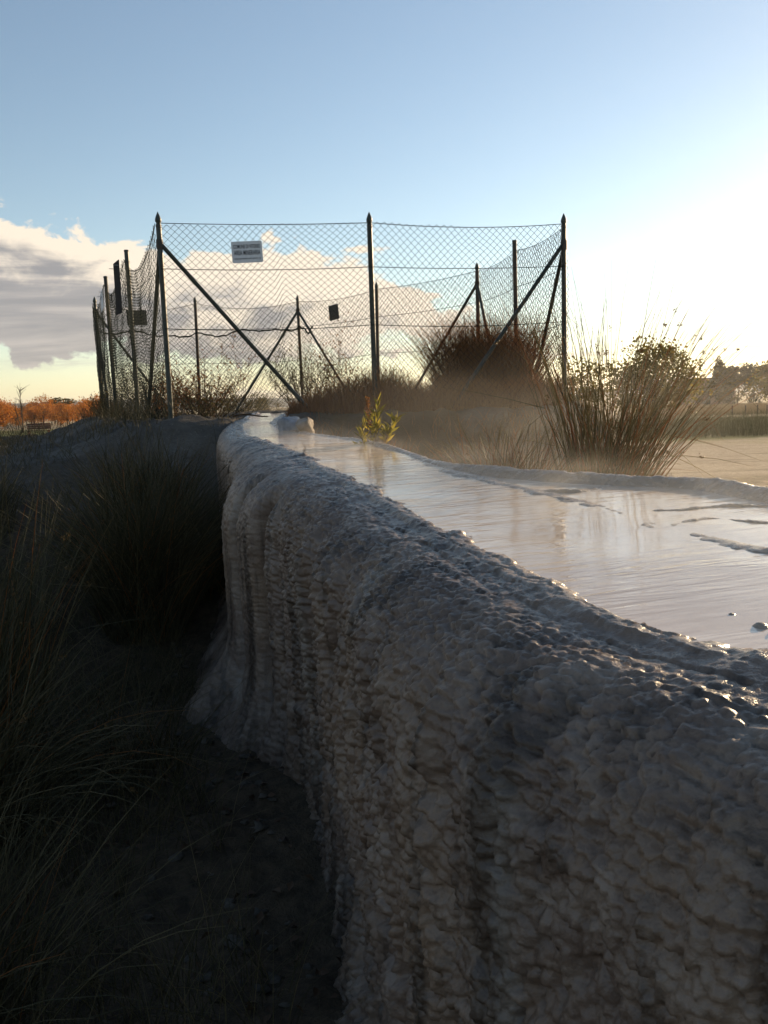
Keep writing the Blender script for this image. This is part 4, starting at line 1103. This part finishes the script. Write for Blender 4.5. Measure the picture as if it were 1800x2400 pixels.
# grasses of the field: straw beyond the posts, reeds and green tufts nearer
def blades(name, label, n, xr, yr, hgt, rad, mat, seed, dens=None, lean=.35):
    r = np.random.default_rng(seed)
    u = r.uniform(0, 1, n); y = 1 / (1 / yr[0] + (1 / yr[1] - 1 / yr[0]) * u) if yr[1] > 2 * yr[0] else r.uniform(yr[0], yr[1], n)
    t = r.uniform(0, 1, n); x = (xr[0] + (xr[1] - xr[0]) * t) * y / 1941.0
    if dens is not None:
        kp = dens(x, y, r); x, y = x[kp], y[kp]; n = len(x)
    z = ground_z(x, y); k = 4; s = np.linspace(0, 1, k); L = r.uniform(hgt[0], hgt[1], n)
    psi = r.uniform(0, 6.28, n); q = r.uniform(0, lean, n) * L
    P = np.stack([x[:, None] + (np.cos(psi) * q)[:, None] * s[None] ** 1.7, y[:, None] + (np.sin(psi) * q)[:, None] * s[None] ** 1.7, z[:, None] - .03 + L[:, None] * s[None]], -1)
    rd = np.asarray(rad)
    v, f = tubes(P, (rd * (y / 20))[:, None] * (1.1 - s)[None], 3)
    o = mesh_obj(name, v, f, mat, smooth=True); tag(o, label, 'grass', kind='stuff')
blades('straw_field', 'pale dry grass of the field beyond the wooden posts', 22000, (560, 1000), (98, 170), (.5, .95), .005, M['straw'], 1)
blades('reed_bed', 'pale green reeds with shining blades at the edge of the gravel', 6500, (520, 1150), (17.5, 25), (.25, .62), .0045, M['reed'], 2, lambda x, y, r: (vnoise(x * .8, y * .8, 4) + .35 * sst(520, 800, x / y * 1941)) > .48, .6)
blades('green_field', 'short green grass behind the reeds', 14000, (430, 1150), (18, 60), (.05, .16), .004, M['reed'], 3, None, .6)

# ------------------------------------------------------------------ steam over the hot water
def steam(label, bounds, density):
    x0, x1, y0, y1, z0, z1 = bounds
    v, f = box(x1 - x0, z1 - z0, y1 - y0)
    m = bpy.data.materials.new('steam'); m.use_nodes = True; t = m.node_tree
    for n in list(t.nodes): t.nodes.remove(n)
    p = posco(t)
    s = node(t, 'ShaderNodeSeparateXYZ'); t.links.new(p, s.inputs[0])
    X, Y, Z = (V(t, s.outputs[i]) for i in range(3))
    pv = node(t, 'ShaderNodeVolumePrincipled'); pv.inputs['Color'].default_value = (.95, .93, .9, 1); pv.inputs['Anisotropy'].default_value = .55
    put(t, pv.inputs['Density'], density(t, X, Y, Z))
    o = node(t, 'ShaderNodeOutputMaterial'); t.links.new(pv.outputs[0], o.inputs['Volume'])
    ob = mesh_obj('steam', v, f, m, None, False, ((x0 + x1) / 2, (y0 + y1) / 2, (z0 + z1) / 2))
    tag(ob, label, 'steam', kind='stuff')
def bank_steam(t, X, Y, Z):
    fall = ((X + (Y - 3.9) * .36).step(-.25, .75) * (1.0 - X.step(1.4, 3.0))) * (Y.step(3.2, 4.7) * (1.0 - Y.step(7.3, 8.0))) * (1.0 - Z.step(EYE - .25, EYE + .40))
    n = noise(t, comb(t, X * .8, Y * .8, Z * 1.6), 1.6, 3, .55, .6).step(.36, .72)
    return fall * (n * .9 + .1) * .066
def low_mist(t, X, Y, Z):
    hgt = Z - (Y * .04 + (EYE - .44))                                  # height over the sloping water
    low = (1.0 - hgt.step(.02, .15)) * hgt.step(-.02, .0) * (1.0 - (X + (Y - 2.6) * .5).step(1.0, 1.35)) * (X + (Y - 2.2) * .36 - .35).step(-.1, .5) * Y.step(1.0, 1.5) * (1.0 - Y.step(5.8, 7.0))
    n2 = noise(t, comb(t, X * 1.2, Y * .8, Z * 3.0), 2.6, 3, .55, .6).step(.38, .70)
    return low * (n2 * .85 + .15) * .30
steam('thin warm steam drifting off the hot channel in front of the mound', (-1.9, 3.0, 3.2, 8.0, EYE - .75, EYE + .40), bank_steam)
steam('low mist clinging to the surface of the running hot water', (-1.3, 1.9, 1.0, 7.0, EYE - .42, EYE - .02), low_mist)

# ------------------------------------------------------------------ evening haze over the plain
def haze():
    W = 4700.0; z0, z1 = -12.0, 75.0
    v, f = box(2 * W, z1 - z0, 2 * W)
    m = bpy.data.materials.new('haze'); m.use_nodes = True; t = m.node_tree
    for n in list(t.nodes): t.nodes.remove(n)
    pv = node(t, 'ShaderNodeVolumePrincipled'); pv.inputs['Color'].default_value = (.93, .95, 1, 1); pv.inputs['Anisotropy'].default_value = .5
    pv.inputs['Density'].default_value = .00022
    o = node(t, 'ShaderNodeOutputMaterial'); t.links.new(pv.outputs[0], o.inputs['Volume'])
    ob = mesh_obj('haze', v, f, m, None, False, (0, 0, (z0 + z1) / 2))
    tag(ob, 'thin pale evening haze over the plain and its far hills', 'haze', kind='stuff')
haze()
